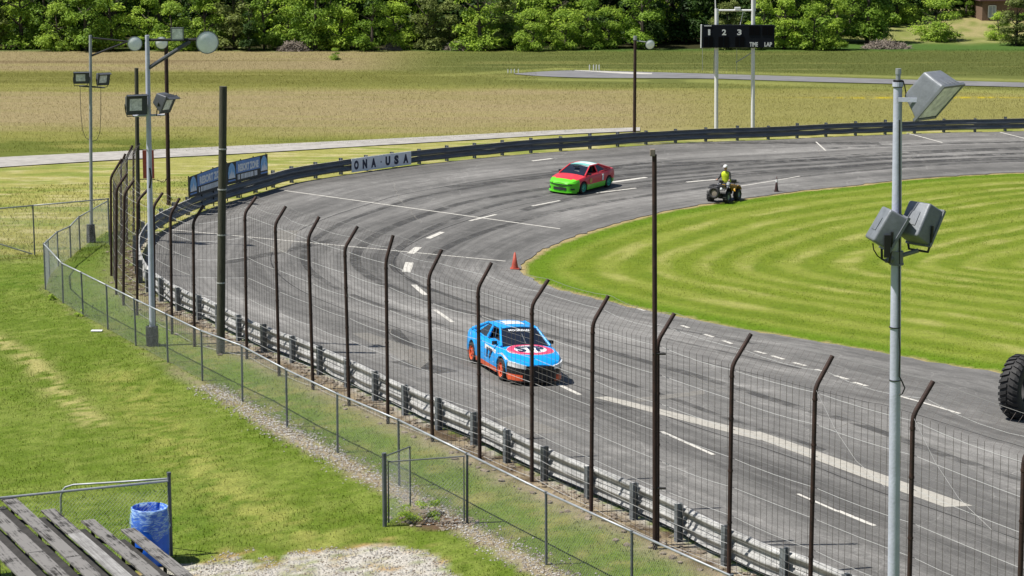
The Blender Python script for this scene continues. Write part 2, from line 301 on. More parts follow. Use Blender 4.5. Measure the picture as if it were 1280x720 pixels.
ca = me.attributes.new('turf', 'FLOAT_COLOR', 'POINT'); gc = ground_colour(GX, GY).reshape(-1, 3); ca.data.foreach_set('color', np.concatenate([gc, np.ones((len(gc), 1))], 1).ravel())
me.polygons.foreach_set('use_smooth', [True]*len(q))
def turf_mat(name, blades=False):
    m = bpy.data.materials.new(name); m.use_nodes = True; N = m.node_tree; L = N.links; b = N.nodes['Principled BSDF']; b.inputs['Roughness'].default_value = .85; b.inputs['Specular IOR Level'].default_value = .12
    a = N.nodes.new('ShaderNodeAttribute'); a.attribute_name = 'turf'
    if blades:
        L.new(a.outputs['Color'], b.inputs['Base Color'])
        tr = N.nodes.new('ShaderNodeBsdfTranslucent'); L.new(a.outputs['Color'], tr.inputs[0]); mx = N.nodes.new('ShaderNodeMixShader'); mx.inputs[0].default_value = .4
        L.new(b.outputs[0], mx.inputs[1]); L.new(tr.outputs[0], mx.inputs[2]); L.new(mx.outputs[0], N.nodes['Material Output'].inputs[0]); return m
    g = N.nodes.new('ShaderNodeNewGeometry'); prev = a.outputs['Color']
    for sc, det, lo, hi in ((14, 5, .62, 1.35), (2.1, 4, .85, 1.15)):
        n = N.nodes.new('ShaderNodeTexNoise'); n.inputs['Scale'].default_value = sc; n.inputs['Detail'].default_value = det; n.inputs['Roughness'].default_value = .7; L.new(g.outputs['Position'], n.inputs['Vector'])
        mr = N.nodes.new('ShaderNodeMapRange'); mr.inputs[1].default_value = .3; mr.inputs[2].default_value = .7; mr.inputs[3].default_value = lo; mr.inputs[4].default_value = hi; L.new(n.outputs[0], mr.inputs[0])
        mu = N.nodes.new('ShaderNodeVectorMath'); mu.operation = 'SCALE'; L.new(prev, mu.inputs[0]); L.new(mr.outputs[0], mu.inputs['Scale']); prev = mu.outputs[0]
        if sc == 14:
            bp = N.nodes.new('ShaderNodeBump'); bp.inputs['Strength'].default_value = .7; bp.inputs['Distance'].default_value = .05; L.new(n.outputs[0], bp.inputs['Height']); L.new(bp.outputs[0], b.inputs['Normal'])
    L.new(prev, b.inputs['Base Color']); return m
me.materials.append(turf_mat('turf')); tag(link('ground', me), kind='structure')
BLADE = turf_mat('grass_blade', True)
def blades(name, x0, x1, y0, y1, n, h, w, keep, label, cat='grass', lift=1.15, vr=.35):
    X = rng.uniform(x0, x1, n); Y = rng.uniform(y0, y1, n); t, di, do = tpar(X, Y); k = keep(X, Y, t, di, do)
    px = 640+F*X/np.maximum(Y, 1)*1.01; k &= (px > -60) & (px < 1340); X, Y = X[k], Y[k]; n = len(X)
    Z = terr(X, Y)-.01; a = rng.uniform(0, 2*math.pi, n); hh = h*rng.uniform(.5, 1.25, n); ww = w*rng.uniform(.6, 1.3, n); le = rng.uniform(.1, .7, n)*hh; la = rng.uniform(0, 2*math.pi, n)
    V = np.empty((n, 3, 3)); c, s_ = np.cos(a)*ww/2, np.sin(a)*ww/2
    V[:,0] = np.stack([X-c, Y-s_, Z], -1); V[:,1] = np.stack([X+c, Y+s_, Z], -1); V[:,2] = np.stack([X+np.cos(la)*le, Y+np.sin(la)*le, Z+hh], -1)
    me = bpy.data.meshes.new(name); me.vertices.add(3*n); me.vertices.foreach_set('co', V.ravel()); me.loops.add(3*n); me.loops.foreach_set('vertex_index', np.arange(3*n, dtype=np.int32))
    me.polygons.add(n); me.polygons.foreach_set('loop_start', np.arange(n, dtype=np.int32)*3); me.update(calc_edges=True)
    C = ground_colour(X, Y)*rng.uniform(1-vr, 1+vr*1.15, (n, 1))*lift; C = np.repeat(np.concatenate([np.clip(C, 0, .9), np.ones((n, 1))], 1), 3, 0)
    me.attributes.new('turf', 'FLOAT_COLOR', 'POINT').data.foreach_set('color', C.ravel()); me.materials.append(BLADE)
    NN = np.repeat(np.stack([rng.normal(0, .38, n), rng.normal(0, .38, n), np.ones(n)], -1), 3, 0); NN /= np.linalg.norm(NN, axis=1)[:, None]; me.polygons.foreach_set('use_smooth', [True]*n); me.normals_split_custom_set_from_vertices(NN)
    tag(link(name, me), label, cat, kind='stuff')
def soilfree(X, Y, do): # thin the grass over dirt and gravel
    c = ground_colour(X, Y); return c[:,1] > c[:,0]*(.99+rng.uniform(-.12, .12, len(X)))
blades('lawn_grass', -24, 10, 40, 92, 380000, .06, .018, lambda X, Y, t, di, do: (do > 1.0) & soilfree(X, Y, do), 'short green mown grass on the lawn beside the chain-link fence')
blades('infield_grass', -1, 36, 64, 122, 300000, .05, .016, lambda X, Y, t, di, do: (di < -.15), 'mown striped grass of the infield inside the track', lift=1.25, vr=.25)
blades('hay_grass', -40, 8, 84, 121, 90000, .10, .035, lambda X, Y, t, di, do: (do > .6) & (Y < 118+.48*X), 'straw coloured cut grass between the rail and the gravel lane')
blades('meadow_grass', -58, 62, 121, 204, 420000, .12, .02, lambda X, Y, t, di, do: (do > 3) & (Y > 129.4+.48*np.minimum(X, 10)) & ~((np.abs(Y-173+X*.12) < 5) & (X > 2)), 'tall tan and green grass of the open meadow', lift=1.18, vr=.16)
# ------------------------------------------------------------------ track surface
def asphalt():
    m = bpy.data.materials.new('race_asphalt'); m.use_nodes = True; N = m.node_tree; L = N.links; b = N.nodes['Principled BSDF']; b.inputs['Roughness'].default_value = .8; b.inputs['Specular IOR Level'].default_value = .3
    uv = N.nodes.new('ShaderNodeUVMap'); uv.uv_map = 'UVMap'; g = N.nodes.new('ShaderNodeNewGeometry')
    def noise(src, scale, det, st=None, ro=.6):
        if st:
            mp = N.nodes.new('ShaderNodeMapping'); mp.inputs['Scale'].default_value = st; L.new(src, mp.inputs[0]); src = mp.outputs[0]
        n = N.nodes.new('ShaderNodeTexNoise'); n.inputs['Scale'].default_value = scale; n.inputs['Detail'].default_value = det; n.inputs['Roughness'].default_value = ro; L.new(src, n.inputs['Vector']); return n.outputs[0]
    def rng_(x, a, b_, c, d):
        r = N.nodes.new('ShaderNodeMapRange'); r.inputs[1].default_value = a; r.inputs[2].default_value = b_; r.inputs[3].default_value = c; r.inputs[4].default_value = d; L.new(x, r.inputs[0]); return r.outputs[0]
    def mul(a, b_):
        k = N.nodes.new('ShaderNodeMath'); k.operation = 'MULTIPLY'; L.new(a, k.inputs[0]); L.new(b_, k.inputs[1]); return k.outputs[0]
    U = uv.outputs[0]; P = g.outputs['Position']
    v = rng_(noise(U, 1, 4, (.035, .55, 1)), .3, .7, .60, 1.42)               # grooves along the racing line
    v = mul(v, rng_(noise(U, 1, 5, (.09, 2.6, 1), .8), .3, .7, .66, 1.36))     # fine streaks
    v = mul(v, rng_(noise(P, .09, 4), .3, .7, .80, 1.22)); v = mul(v, rng_(noise(P, 1.3, 6, None, .75), .3, .7, .80, 1.22)); v = mul(v, rng_(noise(P, 26, 3, None, .8), .25, .75, .58, 1.42))
    v = mul(v, rng_(noise(U, 1, 3, (.02, .22, 1)), .42, .62, .88, 1.1))
    vo = N.nodes.new('ShaderNodeTexVoronoi'); vo.feature = 'DISTANCE_TO_EDGE'; vo.inputs['Scale'].default_value = .16
    wv = N.nodes.new('ShaderNodeVectorMath'); wv.operation = 'ADD'; nz = N.nodes.new('ShaderNodeTexNoise'); nz.inputs['Scale'].default_value = .7; nz.inputs['Detail'].default_value = 4; L.new(P, nz.inputs['Vector'])
    sc = N.nodes.new('ShaderNodeVectorMath'); sc.operation = 'SCALE'; sc.inputs['Scale'].default_value = 2.0; L.new(nz.outputs['Color'], sc.inputs[0]); L.new(P, wv.inputs[0]); L.new(sc.outputs[0], wv.inputs[1]); L.new(wv.outputs[0], vo.inputs['Vector'])
    v = mul(v, rng_(vo.outputs['Distance'], .0, .007, 1.35, 1.0))
    c = N.nodes.new('ShaderNodeVectorMath'); c.operation = 'SCALE'; c.inputs[0].default_value = (.121, .118, .113); L.new(v, c.inputs['Scale']); L.new(c.outputs[0], b.inputs['Base Color'])
    bp = N.nodes.new('ShaderNodeBump'); bp.inputs['Strength'].default_value = .35; bp.inputs['Distance'].default_value = .012; L.new(noise(P, 34, 3), bp.inputs['Height']); L.new(bp.outputs[0], b.inputs['Normal'])
    return m
seg = np.hypot(*np.diff(Oc, axis=0).T); sO = np.concatenate([[0], np.cumsum(seg)]); NS = 700
ss = np.linspace(sO[-1]*.10, sO[-1]*.93, NS); ox = np.interp(ss, sO, Oc[:,0]); oy = np.interp(ss, sO, Oc[:,1])
th = wrap(np.arctan2(oy-CY, ox-CX)); rI_ = np.interp(th, thI, rIi); rO_ = np.interp(th, thO, rOo)
NA = 24; tt = np.linspace(0, 1, NA+1); R = rI_[:,None]*(1-tt)+(rO_-.25)[:,None]*tt
TX = CX+np.cos(th)[:,None]*R; TY = CY+np.sin(th)[:,None]*R; TZ = tt[None]*((rO_-.25-rI_)/(rO_-rI_))[:,None]+.03
edge = np.random.default_rng(3); TX[:,0] += edge.normal(0, .07, NS); TY[:,0] += edge.normal(0, .07, NS)
me = bpy.data.meshes.new('race_track'); n = NA+1
rows = np.stack([TX, TY, TZ], -1)
sk0 = rows[:, :1].copy(); sk0[..., 2] -= .12; sk1 = rows[:, -1:].copy(); sk1[..., 2] -= .12
rows = np.concatenate([sk0, rows, sk1], 1); n = NA+3
q = [(i*n+j, (i+1)*n+j, (i+1)*n+j+1, i*n+j+1) for i in range(NS-1) for j in range(n-1)]
me.from_pydata(rows.reshape(-1, 3).tolist(), [], q); uvl = me.uv_layers.new(name='UVMap')
vv = np.concatenate([[0], tt, [1]])*16; UV = np.stack([np.repeat(ss, n), np.tile(vv, NS)], -1); li = np.empty(len(me.loops), dtype=np.int32); me.loops.foreach_get('vertex_index', li); uvl.data.foreach_set('uv', UV[li].ravel())
me.materials.append(asphalt()); me.update(); tag(link('race_track', me), kind='structure')
if sum(p.normal.z for p in me.polygons[:200]) < 0: me.flip_normals()
# painted lines and patches lying on the track
def ribbon(mb, a, b, w0, w1=None, step=.8, lift=.038):
    A = G(*a); B = G(*b); d = (B-A); d.z = 0; L = d.length; d.normalize(); nrm = Vector((-d.y, d.x, 0)); k = max(1, int(L/step)); w1 = w1 or w0; rows = []
    for i in range(k+1):
        c = A.lerp(B, i/k); w = (w0+(w1-w0)*i/k)/2; r = []
        for s in (-1, 1):
            p = c+nrm*w*s; p.z = terr1(p.x, p.y)+lift; r.append(p)
        rows.append(r)
    mb.grid(rows)
def poly_patch(mb, pts, lift=.036, n=8):
    P = [G(*p) for p in pts]; rows = []
    for i in range(n+1):
        l = P[0].lerp(P[3], i/n); r = P[1].lerp(P[2], i/n); row = []
        for j in range(n+1):
            p = l.lerp(r, j/n); p.z = terr1(p.x, p.y)+lift; row.append(p)
        rows.append(row)
    mb.grid(rows)
def worn(name, col, amount, scale=7, op=1.0):
    m = mat(name, col, .85, 0, .15, 6); N = m.node_tree; L = N.links; b = N.nodes['Principled BSDF']; g = N.nodes.new('ShaderNodeNewGeometry')
    n = N.nodes.new('ShaderNodeTexNoise'); n.inputs['Scale'].default_value = scale; n.inputs['Detail'].default_value = 6; n.inputs['Roughness'].default_value = .7; L.new(g.outputs['Position'], n.inputs['Vector'])
    r = N.nodes.new('ShaderNodeMapRange'); r.inputs[1].default_value = amount-.1; r.inputs[2].default_value = amount+.12; L.new(n.outputs[0], r.inputs[0]); fm = N.nodes.new('ShaderNodeMath'); fm.operation = 'MULTIPLY'; fm.inputs[1].default_value = op; L.new(r.outputs[0], fm.inputs[0]); L.new(fm.outputs[0], b.inputs['Alpha']); return m
Mw = worn('worn_white_line', sr(225,222,214,.6), .34); Mf = worn('faded_band', sr(206,202,192,.56), .30, 14, .9); Mp = worn('pale_patch', (.17,.168,.163), .47, .9, .4); Mdk = worn('dark_rubber_mark', (.04,.04,.04), .45, 1.2, .5)
mb = MB()
for a, b, w in (((355,239),(700,287),.14), ((212,288),(632,327.5),.12), ((587,277),(620,269),.16), ((535,299),(553,291),.24), ((513,318),(523,310),.30), ((508,341),(512,329),.34), ((517,357),(532,370),.22), ((543,388),(566,404),.16), ((667,467),(725,495),.16), ((827,541),(892,570),.13), ((997,619),(1047,641),.10), ((1047,640),(1093,659),.14), ((797,387),(806,389.5),.14), ((852,408),(861,411),.16), ((880,419),(892,422.5),.16), ((904,427),(915,431),.16), ((943,440),(957,443.5),.16), ((965,446),(980,450.5),.16), ((992,454.5),(1007,458.5),.16), ((1020,463),(1028,465.3),.16), ((1044,471),(1060,475.5),.16), ((1067,479),(1084,484),.16), ((1125,496.5),(1200,518.5),.13), ((665,258.5),(700,251.5),.14), ((745,242),(795,236),.16), ((765,228.5),(808,222.5),.26), ((858,228.5),(897,225),.18), ((910,236),(1000,221),.10), ((665,202),(690,199),.2), ((1133,167),(1178,179),.12), ((1250,166),(1290,176),.12), ((1020,178),(1032,189),.10)): ribbon(mb, a, b, w)
tag(mb.build('track_line', Mw), kind='structure')
mb = MB(); poly_patch(mb, ((742,498),(760,497),(960,545),(950,552)), n=10); poly_patch(mb, ((922,541),(950,541),(1216,634),(1180,635.5)), n=12); 
tag(mb.build('faded_paint_band', Mf), kind='structure')
Mq = worn('bleached_patch', sr(190,186,178,.5), .36, 9, .5); mb = MB(); poly_patch(mb, ((790,500),(880,489),(882,494),(800,504)), n=6); poly_patch(mb, ((440,418),(460,417),(545,446),(525,462)), n=8); poly_patch(mb, ((347,289),(375,289),(358,317),(337,316)), n=5); poly_patch(mb, ((620,525),(650,520),(705,542),(640,545)), n=6)
tag(mb.build('bleached_patch', Mq), kind='structure')
mb = MB()
for p in (((600,520),(700,500),(860,600),(760,620)), ((820,455),(1000,470),(1120,530),(900,520)), ((1000,530),(1180,560),(1280,640),(1150,640)), ((1150,480),(1260,505),(1250,530),(1120,505))): poly_patch(mb, p, lift=.033, n=12)
tag(mb.build('bleached_asphalt', Mp), kind='structure')
mb = MB()
for a, b, w in (((490,412),(533,463),.5), ((500,452),(560,467),.9), ((740,503),(790,513),.4), ((820,408),(960,434),.25), ((830,424),(1000,462),.2), ((640,182),(1100,180),.8), ((560,235),(800,205),.6), ((800,205),(1270,193),.6), ((280,330),(420,300),.5), ((690,215),(900,205),.5)): ribbon(mb, a, b, w, lift=.035)
def along(mb, t, f0, f1, w, wob=.1, lift=.034):
    rows = []; ph = random.uniform(0, 9)
    for i in range(int(NS*f0), int(NS*f1)):
        tq = t+wob*.1*math.sin(i*.06+ph); a = Vector((CX+math.cos(th[i])*(rI_[i]*(1-tq)+rO_[i]*tq), CY+math.sin(th[i])*(rI_[i]*(1-tq)+rO_[i]*tq), 0)); d = Vector((math.cos(th[i]), math.sin(th[i]), 0)); r_ = []
        for sg in (-1, 1): p = a+d*w*.5*sg; p.z = terr1(p.x, p.y)+lift; r_.append(p)
        rows.append(r_)
    mb.grid(rows)
for t_, a_, b_, w_ in ((.30,.30,.62,.5),(.36,.34,.70,.35),(.52,.3,.60,.6),(.58,.42,.75,.3),(.22,.36,.66,.4),(.70,.3,.55,.5),(.44,.45,.8,.45)): along(mb, t_, a_, b_, w_, .25)
tag(mb.build('tyre_mark', Mdk), kind='structure')
mb = MB(); Msm = worn('tar_seam', (.022,.022,.023), .36, 3, .8)
for t_, a_, b_ in ((.335,.25,.85),(.66,.25,.85)): along(mb, t_, a_, b_, .05, .02, .0355)
tag(mb.build('tar_seam', Msm), kind='structure')
mb = MB()
def crack(pts, w=.035):
    P = [G(*p) for p in pts]; rk = random.Random(int(pts[0][0])); out = []
    for a, b in zip(P[:-1], P[1:]):
        n_ = max(2, int((b-a).length/.5)); out += [a.lerp(b, i/n_)+Vector((rk.gauss(0,.06), rk.gauss(0,.06), 0)) for i in range(n_)]
    rows = []
    for i in range(len(out)-1):
        d = (out[i+1]-out[i]); nn_ = Vector((-d.y, d.x, 0)).normalized(); r_ = []
        for sg in (-1, 1): p = out[i]+nn_*w*.5*sg; p.z = terr1(p.x, p.y)+.0372; r_.append(p)
        rows.append(r_)
    mb.grid(rows)
for pts_ in (((490,226),(497,245),(515,268),(530,285)), ((500,212),(560,204),(620,196)), ((700,185),(760,178)), ((860,470),(930,500),(1000,506)), ((900,560),(980,556),(1060,566)), ((560,360),(600,392),(640,420)), ((1010,500),(1100,536),(1250,590)), ((1040,540),(1075,520)), ((880,480),(960,520)), ((430,380),(470,400),(505,430)), ((1020,182),(1028,196),(1040,200)), ((820,210),(900,206))): crack(pts_)
tag(mb.build('pavement_crack', Mq), kind='structure')
# gravel lane beyond the rail, distant road
def strip_mesh(name, top, bot, m, lift=.05):
    mb = MB(); rows = []
    T = catmull([at(*p) for p in top], 8); B = catmull([at(*p) for p in bot], 8)
    for i in range(len(T)):
        row = []
        for j in range(7):
            x, y = T[i]*(1-j/6)+B[i]*j/6; row.append((x, y, terr1(x, y)+lift))
        rows.append(row)
    mb.grid(rows); return tag(mb.build(name, m), kind='structure')
strip_mesh('gravel_lane', [(-260,206),(-60,200),(60,194.5),(160,189.5),(300,183),(440,176.5),(600,168.5),(700,163.5),(800,160)], [(-260,222),(-60,213.5),(60,206),(160,200),(300,193),(440,184.5),(600,175),(700,169),(800,164.5)], M['gravel'])
strip_mesh('distant_road', [(642,92.6),(680,90),(719,88.7),(791,90.2),(889,93),(1000,96.3),(1120,99.8),(1280,104),(1400,108)], [(644,93.4),(680,96),(730,97.7),(800,98.3),(889,98.9),(1000,102.4),(1120,105.5),(1280,109.6),(1400,113)], M['road'])
strip_mesh('concrete_apron', [(718,88.4),(735,88.9),(760,90),(790,91.2),(815,92)], [(719,89.0),(735,90.0),(760,91.8),(790,93.4),(815,93.6)], M['conc'], .056)
# ------------------------------------------------------------------ guardrail
mid_s = np.linspace(sO[-1]*.12, sO[-1]*.88, 1500); RX = np.interp(mid_s, sO, Oc[:,0]); RY = np.interp(mid_s, sO, Oc[:,1]); 
vis = [k for k in range(1500) if RY[k] > 36 and -10 < proj((RX[k], RY[k], 1.5))[0] < 1330]
ss0, ss1 = mid_s[vis[0]]-4, mid_s[vis[-1]]+4
gr = thing('guardrail', 'double steel guardrail on short posts around the outside of the track', 'guardrail', (float(RX[vis[0]]), float(RY[vis[0]]), 1))
u3 = Vector((0,0,1))
PROF = [(-.02,.0),(.0,.03),(.028,.075),(.03,.10),(.01,.135),(-.03,.175),(-.055,.205),(-.06,.228),(-.05,.25),(-.02,.28),(.0,.30),(.035,.303)]
def rail_pt(s): return Vector((float(np.interp(s, sO, Oc[:,0])), float(np.interp(s, sO, Oc[:,1])), 1.0))
def rail_n(s):
    t = rail_pt(s+.3)-rail_pt(s-.3); n_ = Vector((-t.y, t.x, 0)).normalized(); c = Vector((CX, CY, 0))-rail_pt(s); return n_ if n_.dot(c) > 0 else -n_
NP = int((ss1-ss0)/1.95); post_s = [ss0+(ss1-ss0)*k/NP for k in range(NP+1)]
for k, s in enumerate(post_s):
    p = rail_pt(s); nn = rail_n(s); tn = Vector((-nn.y, nn.x, 0)); mb = MB(); R = Matrix((tn, nn, Vector((0,0,1)))).transposed()
    j = random.uniform(-.03, .05); c = p-nn*.125+Vector((0,0,.36+j/2)); h = .95+j
    mb.box(c, (.012,.13,h), R); mb.box(c+nn*.071, (.14,.012,h), R); mb.box(c-nn*.071, (.14,.012,h), R)
    mb.build('post', M['railpost'], gr, world=True)
for k in range(NP):
    for z0, bump in ((.455, 0), (.15, 1)):
        a, b = post_s[k]-.05, post_s[k+1]+.05; mb = MB(); rows = []; m = 7; dent = random.choice([0,0,0,.04,.09])*(1 if bump else .4); jz = random.uniform(-.012, .012)
        for i in range(m):
            s = a+(b-a)*i/(m-1); p = rail_pt(s); nn = rail_n(s); w = math.sin(math.pi*i/(m-1))*dent
            rows.append([p+nn*(d+.03+w*-.6 + .002*(k % 2))+Vector((0,0,z0+z+jz-w*.4)) for d, z in PROF])
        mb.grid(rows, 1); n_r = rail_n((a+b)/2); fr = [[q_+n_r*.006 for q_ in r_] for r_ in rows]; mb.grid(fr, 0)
        mb.grid([[r_[-1]+u3*.003 for r_ in fr], [r_[-1]+u3*.003-n_r*.05 for r_ in fr], [r_[-1]-u3*.012-n_r*.05 for r_ in fr]], 1); mb.grid([[r_[0] for r_ in rows], [r_[0]+n_r*.006 for r_ in rows]], 1)
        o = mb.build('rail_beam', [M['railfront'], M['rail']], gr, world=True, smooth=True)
# ------------------------------------------------------------------ catch fence
cf = thing('catch_fence', 'tall rusty catch fence with bent tops and wire mesh along the near guardrail', 'fence', catch_base[3])
pts = []
for k, (b, be, to) in enumerate(CATCH):
    B = catch_base[k]; q = atY(be[0], be[1], B.y); a0 = catch_base[max(k-1, 0)]; a1 = catch_base[min(k+1, len(CATCH)-1)]; t = (a1-a0).normalized(); nn = Vector((-t.y, t.x, 0))
    if nn.dot(Vector((CX, CY, 1))-B) < 0: nn = -nn
    best = None
    for L in np.linspace(.15, .6, 19):
        for h in np.linspace(.2, .95, 31):
            pp = q+nn*L+Vector((0, 0, h)); x, y = proj(pp); e = (x-to[0])**2+(y-to[1])**2+((h-.6)*3)**2
            if best is None or e < best[0]: best = (e, pp)
    pts.append((B, q, best[1], t, nn))
    mb = MB(); r = .047; e1 = q-(q-B).normalized()*.12; e2 = q+(best[1]-q).normalized()*.12
    mb.tube([B-Vector((0,0,.3)), B+(q-B)*.5, e1, q.lerp((e1+e2)/2, .6), e2, best[1]], r, 10)
    for f in (.25, .5, .75, .95): mb.tube([B+(q-B)*f-Vector((0,0,.02)), B+(q-B)*f+Vector((0,0,.02))], r+.008, 8)
    smooth_part(mb.build('post', M['rust'], cf, world=True))
def wire(mb, a, b, r, sag=0, n=3, k=1, mi=0):
    P = [Vector(a).lerp(Vector(b), i/k)-Vector((0,0,sag*4*(i/k)*(1-i/k))) for i in range(k+1)]; mb.tube(P, r, n, False, mi)
for k in range(len(pts)-1):
    (B0, q0, t0, d0_, n0), (B1, q1, t1, d1_, n1) = pts[k], pts[k+1]; mb = MB(); o0 = n0*.062; o1 = n1*.062
    near = k > 8; H = 4.3; lv = [.02]+[.15*i/H for i in range(1, 29)]
    for i, f in enumerate(lv):
        if f > 1: continue
        big = (i % 4 == 0); 
        if not near and not big and i % 2: continue
        wire(mb, B0.lerp(q0, f)+o0, B1.lerp(q1, f)+o1, .0058 if big else .003, random.uniform(0, .05) if big else random.uniform(0,.02), 3, 4, 0 if big else 2)
    for f in (.25, .5, .75, 1.0): wire(mb, q0.lerp(t0, f)+o0, q1.lerp(t1, f)+o1, .0045 if f in (.5, 1.) else .003, random.uniform(.02, .12), 3, 4, 0 if f == .5 else 2)
    L = (B1-B0).length; nv = int(L/.2)
    for j in range(1, nv):
        f = j/nv+random.uniform(-.1, .1)/nv; wire(mb, B0.lerp(B1, f)+o0, q0.lerp(q1, f)+o0, .0052, 0, 3, 1, 1)  # uprights in the dark wire, their weaker sunlight painted into its colour
        wire(mb, q0.lerp(q1, f)+o0, t0.lerp(t1, f)+o0-Vector((0,0,.05)), .0032, 0, 3, 1, 1)
    mb.build('wire_mesh', [M['wire'], M['dwire'], M['twire']], cf, world=True)
for k in (21, 22):
    mb = MB(); q0 = pts[k][1]; q1 = pts[k+1][1]; e = q0.lerp(q1, .75)-Vector((0,0,1.5)); mb.tube([q0, q0.lerp(e, .3)-Vector((0,0,.25)), q0.lerp(e, .6)-Vector((0,0,.28)), e], .0032, 4); mb.build('loose_wire', M['wire'], cf, world=True)
# ------------------------------------------------------------------ chain-link fences
def chain_panel(mb, A, B, hA, hB, pitch=.062, r=.0019, z0=.03):
    L = (B-A).length; d = (B-A)/L; h = min(hA, hB)-.02
    for sgn in (1, -1):
        u = -h
        while u < L:
            a, b = (u, 0), (u+h, h)
            if a[0] < 0: a = (0, -u)
            if b[0] > L: b = (L, L-u)
            if b[0]-a[0] > .02:
                pa, pb = [(x if sgn > 0 else L-x, y) for x, y in (a, b)]; sc = lambda p: A+d*p[0]+Vector((0,0,z0+p[1]*((hA+(hB-hA)*p[0]/L)/min(hA, hB))))
                mb.tube([sc(pa), sc(pb)], r, 3, False)
            u += pitch*1.414
def chain_fence(root, nodes, posts=None, skip=()):
    for k, (b, h) in enumerate(nodes):
        mb = MB(); lean = Vector((random.uniform(-.02,.02), random.uniform(-.02,.02), 0)); mb.tube([b-Vector((0,0,.2)), b+lean+Vector((0,0,h+.0))], .029, 8)
        mb.tube([b+lean+Vector((0,0,h-.03)), b+lean+Vector((0,0,h+.03))], .036, 8); mb.build('post', M['galvpost'], root, world=True, smooth=False)
    for k in range(len(nodes)-1):
        if k in skip: continue
        (A, hA), (B, hB) = nodes[k], nodes[k+1]; mb = MB(); mb.tube([A+Vector((0,0,hA)), B+Vector((0,0,hB))], .026, 8); mb.build('top_rail', M['galv'], root, world=True, smooth=True)
        mb = MB(); chain_panel(mb, A, B, hA, hB); mb.build('chain_link_mesh', M['galv'], root, world=True)
def nodes_of(lst):
    out = []
    for b, t in lst: p = at(*b); out.append((p, atY(t[0], t[1], p.y).z-p.z))
    return out
f1 = thing('chain_link_fence', 'low grey chain-link fence with top rail curving between the lawn and the track', 'fence', chain_base[5])
chain_fence(f1, nodes_of(CHAIN))
f2 = thing('chain_link_fence', 'low chain-link fence with a diagonal brace crossing the yellow grass at the far left', 'fence', at(43.5,319))
nd = nodes_of([((-60,330),(-62,266)), ((43.5,319),(40.5,257)), ((137,306),(136,248.5))]); chain_fence(f2, nd)
mb = MB(); mb.tube([nd[0][0].lerp(nd[1][0], .2)+Vector((0,0,1.1)), nd[1][0]+Vector((-.1,0,.05))], .024, 8); mb.build('brace', M['galv'], f2, world=True)
f3 = thing('chain_link_gate', 'small chain-link walk-through bay with two metal gate frames on the lawn edge', 'gate', at(481,658))
P = nodes_of([((481,658),(481,571)), ((513.5,636),(513.5,558)), ((584,655),(584,567))])
def gate_frame(A, hA, B, hB, root, name='gate_leaf'):
    mb = MB(); u = Vector((0,0,1)); g = .06; d = (B-A).normalized(); a = A+d*.09; b = B-d*.03
    o = MB(); o.tube([a+u*.08, a+u*hA, b+u*hB, b+u*.08], .021, 8); fr = o.build(name, M['galvpost'], root, world=True)
    chain_panel(mb, a, b, hA, hB); mb.build('chain_link_mesh', M['galv'], fr, world=True)
mb = MB(); A = P[0][0]; mb.tube([A-Vector((0,0,.1)), A+Vector((0,0,P[0][1]+.05))], .05, 10); mb.tube([A+Vector((0,0,P[0][1]+.04)), A+Vector((0,0,P[0][1]+.09))], .056, 10); mb.build('post', M['galvpost'], f3, world=True)
gate_frame(P[0][0], P[0][1], P[1][0], P[1][1], f3); gate_frame(P[0][0], P[0][1]-.12, P[2][0]-Vector((.04,0,0)), P[2][1]-.06, f3)
f4 = thing('chain_link_fence', 'short chain-link fence with a round-cornered gate frame behind the blue barrel', 'fence', at(214,694))
u = Vector((0,0,1)); A = at(214,694); hp = atY(213.5,592,A.y).z-1; B0 = at(-40,730); hb = atY(-40,627,B0.y).z-1
mb = MB(); mb.tube([A-u*.2, A+u*hp], .04, 10); mb.tube([A+u*(hp-.02), A+u*(hp+.03)], .048, 10); mb.build('post', M['galvpost'], f4, world=True)
mb = MB(); ht = atY(212,601,A.y).z-1; mb.tube([B0+u*hb, A+u*ht], .027, 8); mb.build('top_rail', M['galv'], f4, world=True)
mb = MB(); chain_panel(mb, B0, A, hb, ht); mb.build('chain_link_mesh', M['galv'], f4, world=True)
Q = A.y+1.0; c0 = atY(76,668,Q); mb = MB(); mb.tube([Vector((c0.x,Q,1.05)), atY(76,622,Q), atY(77.5,614,Q), atY(82,609,Q), atY(92,606,Q), atY(150,602.5,Q-.4), A+u*(ht+.05)], .024, 8); mb.build('gate_frame', M['galv'], f4, world=True, smooth=True)
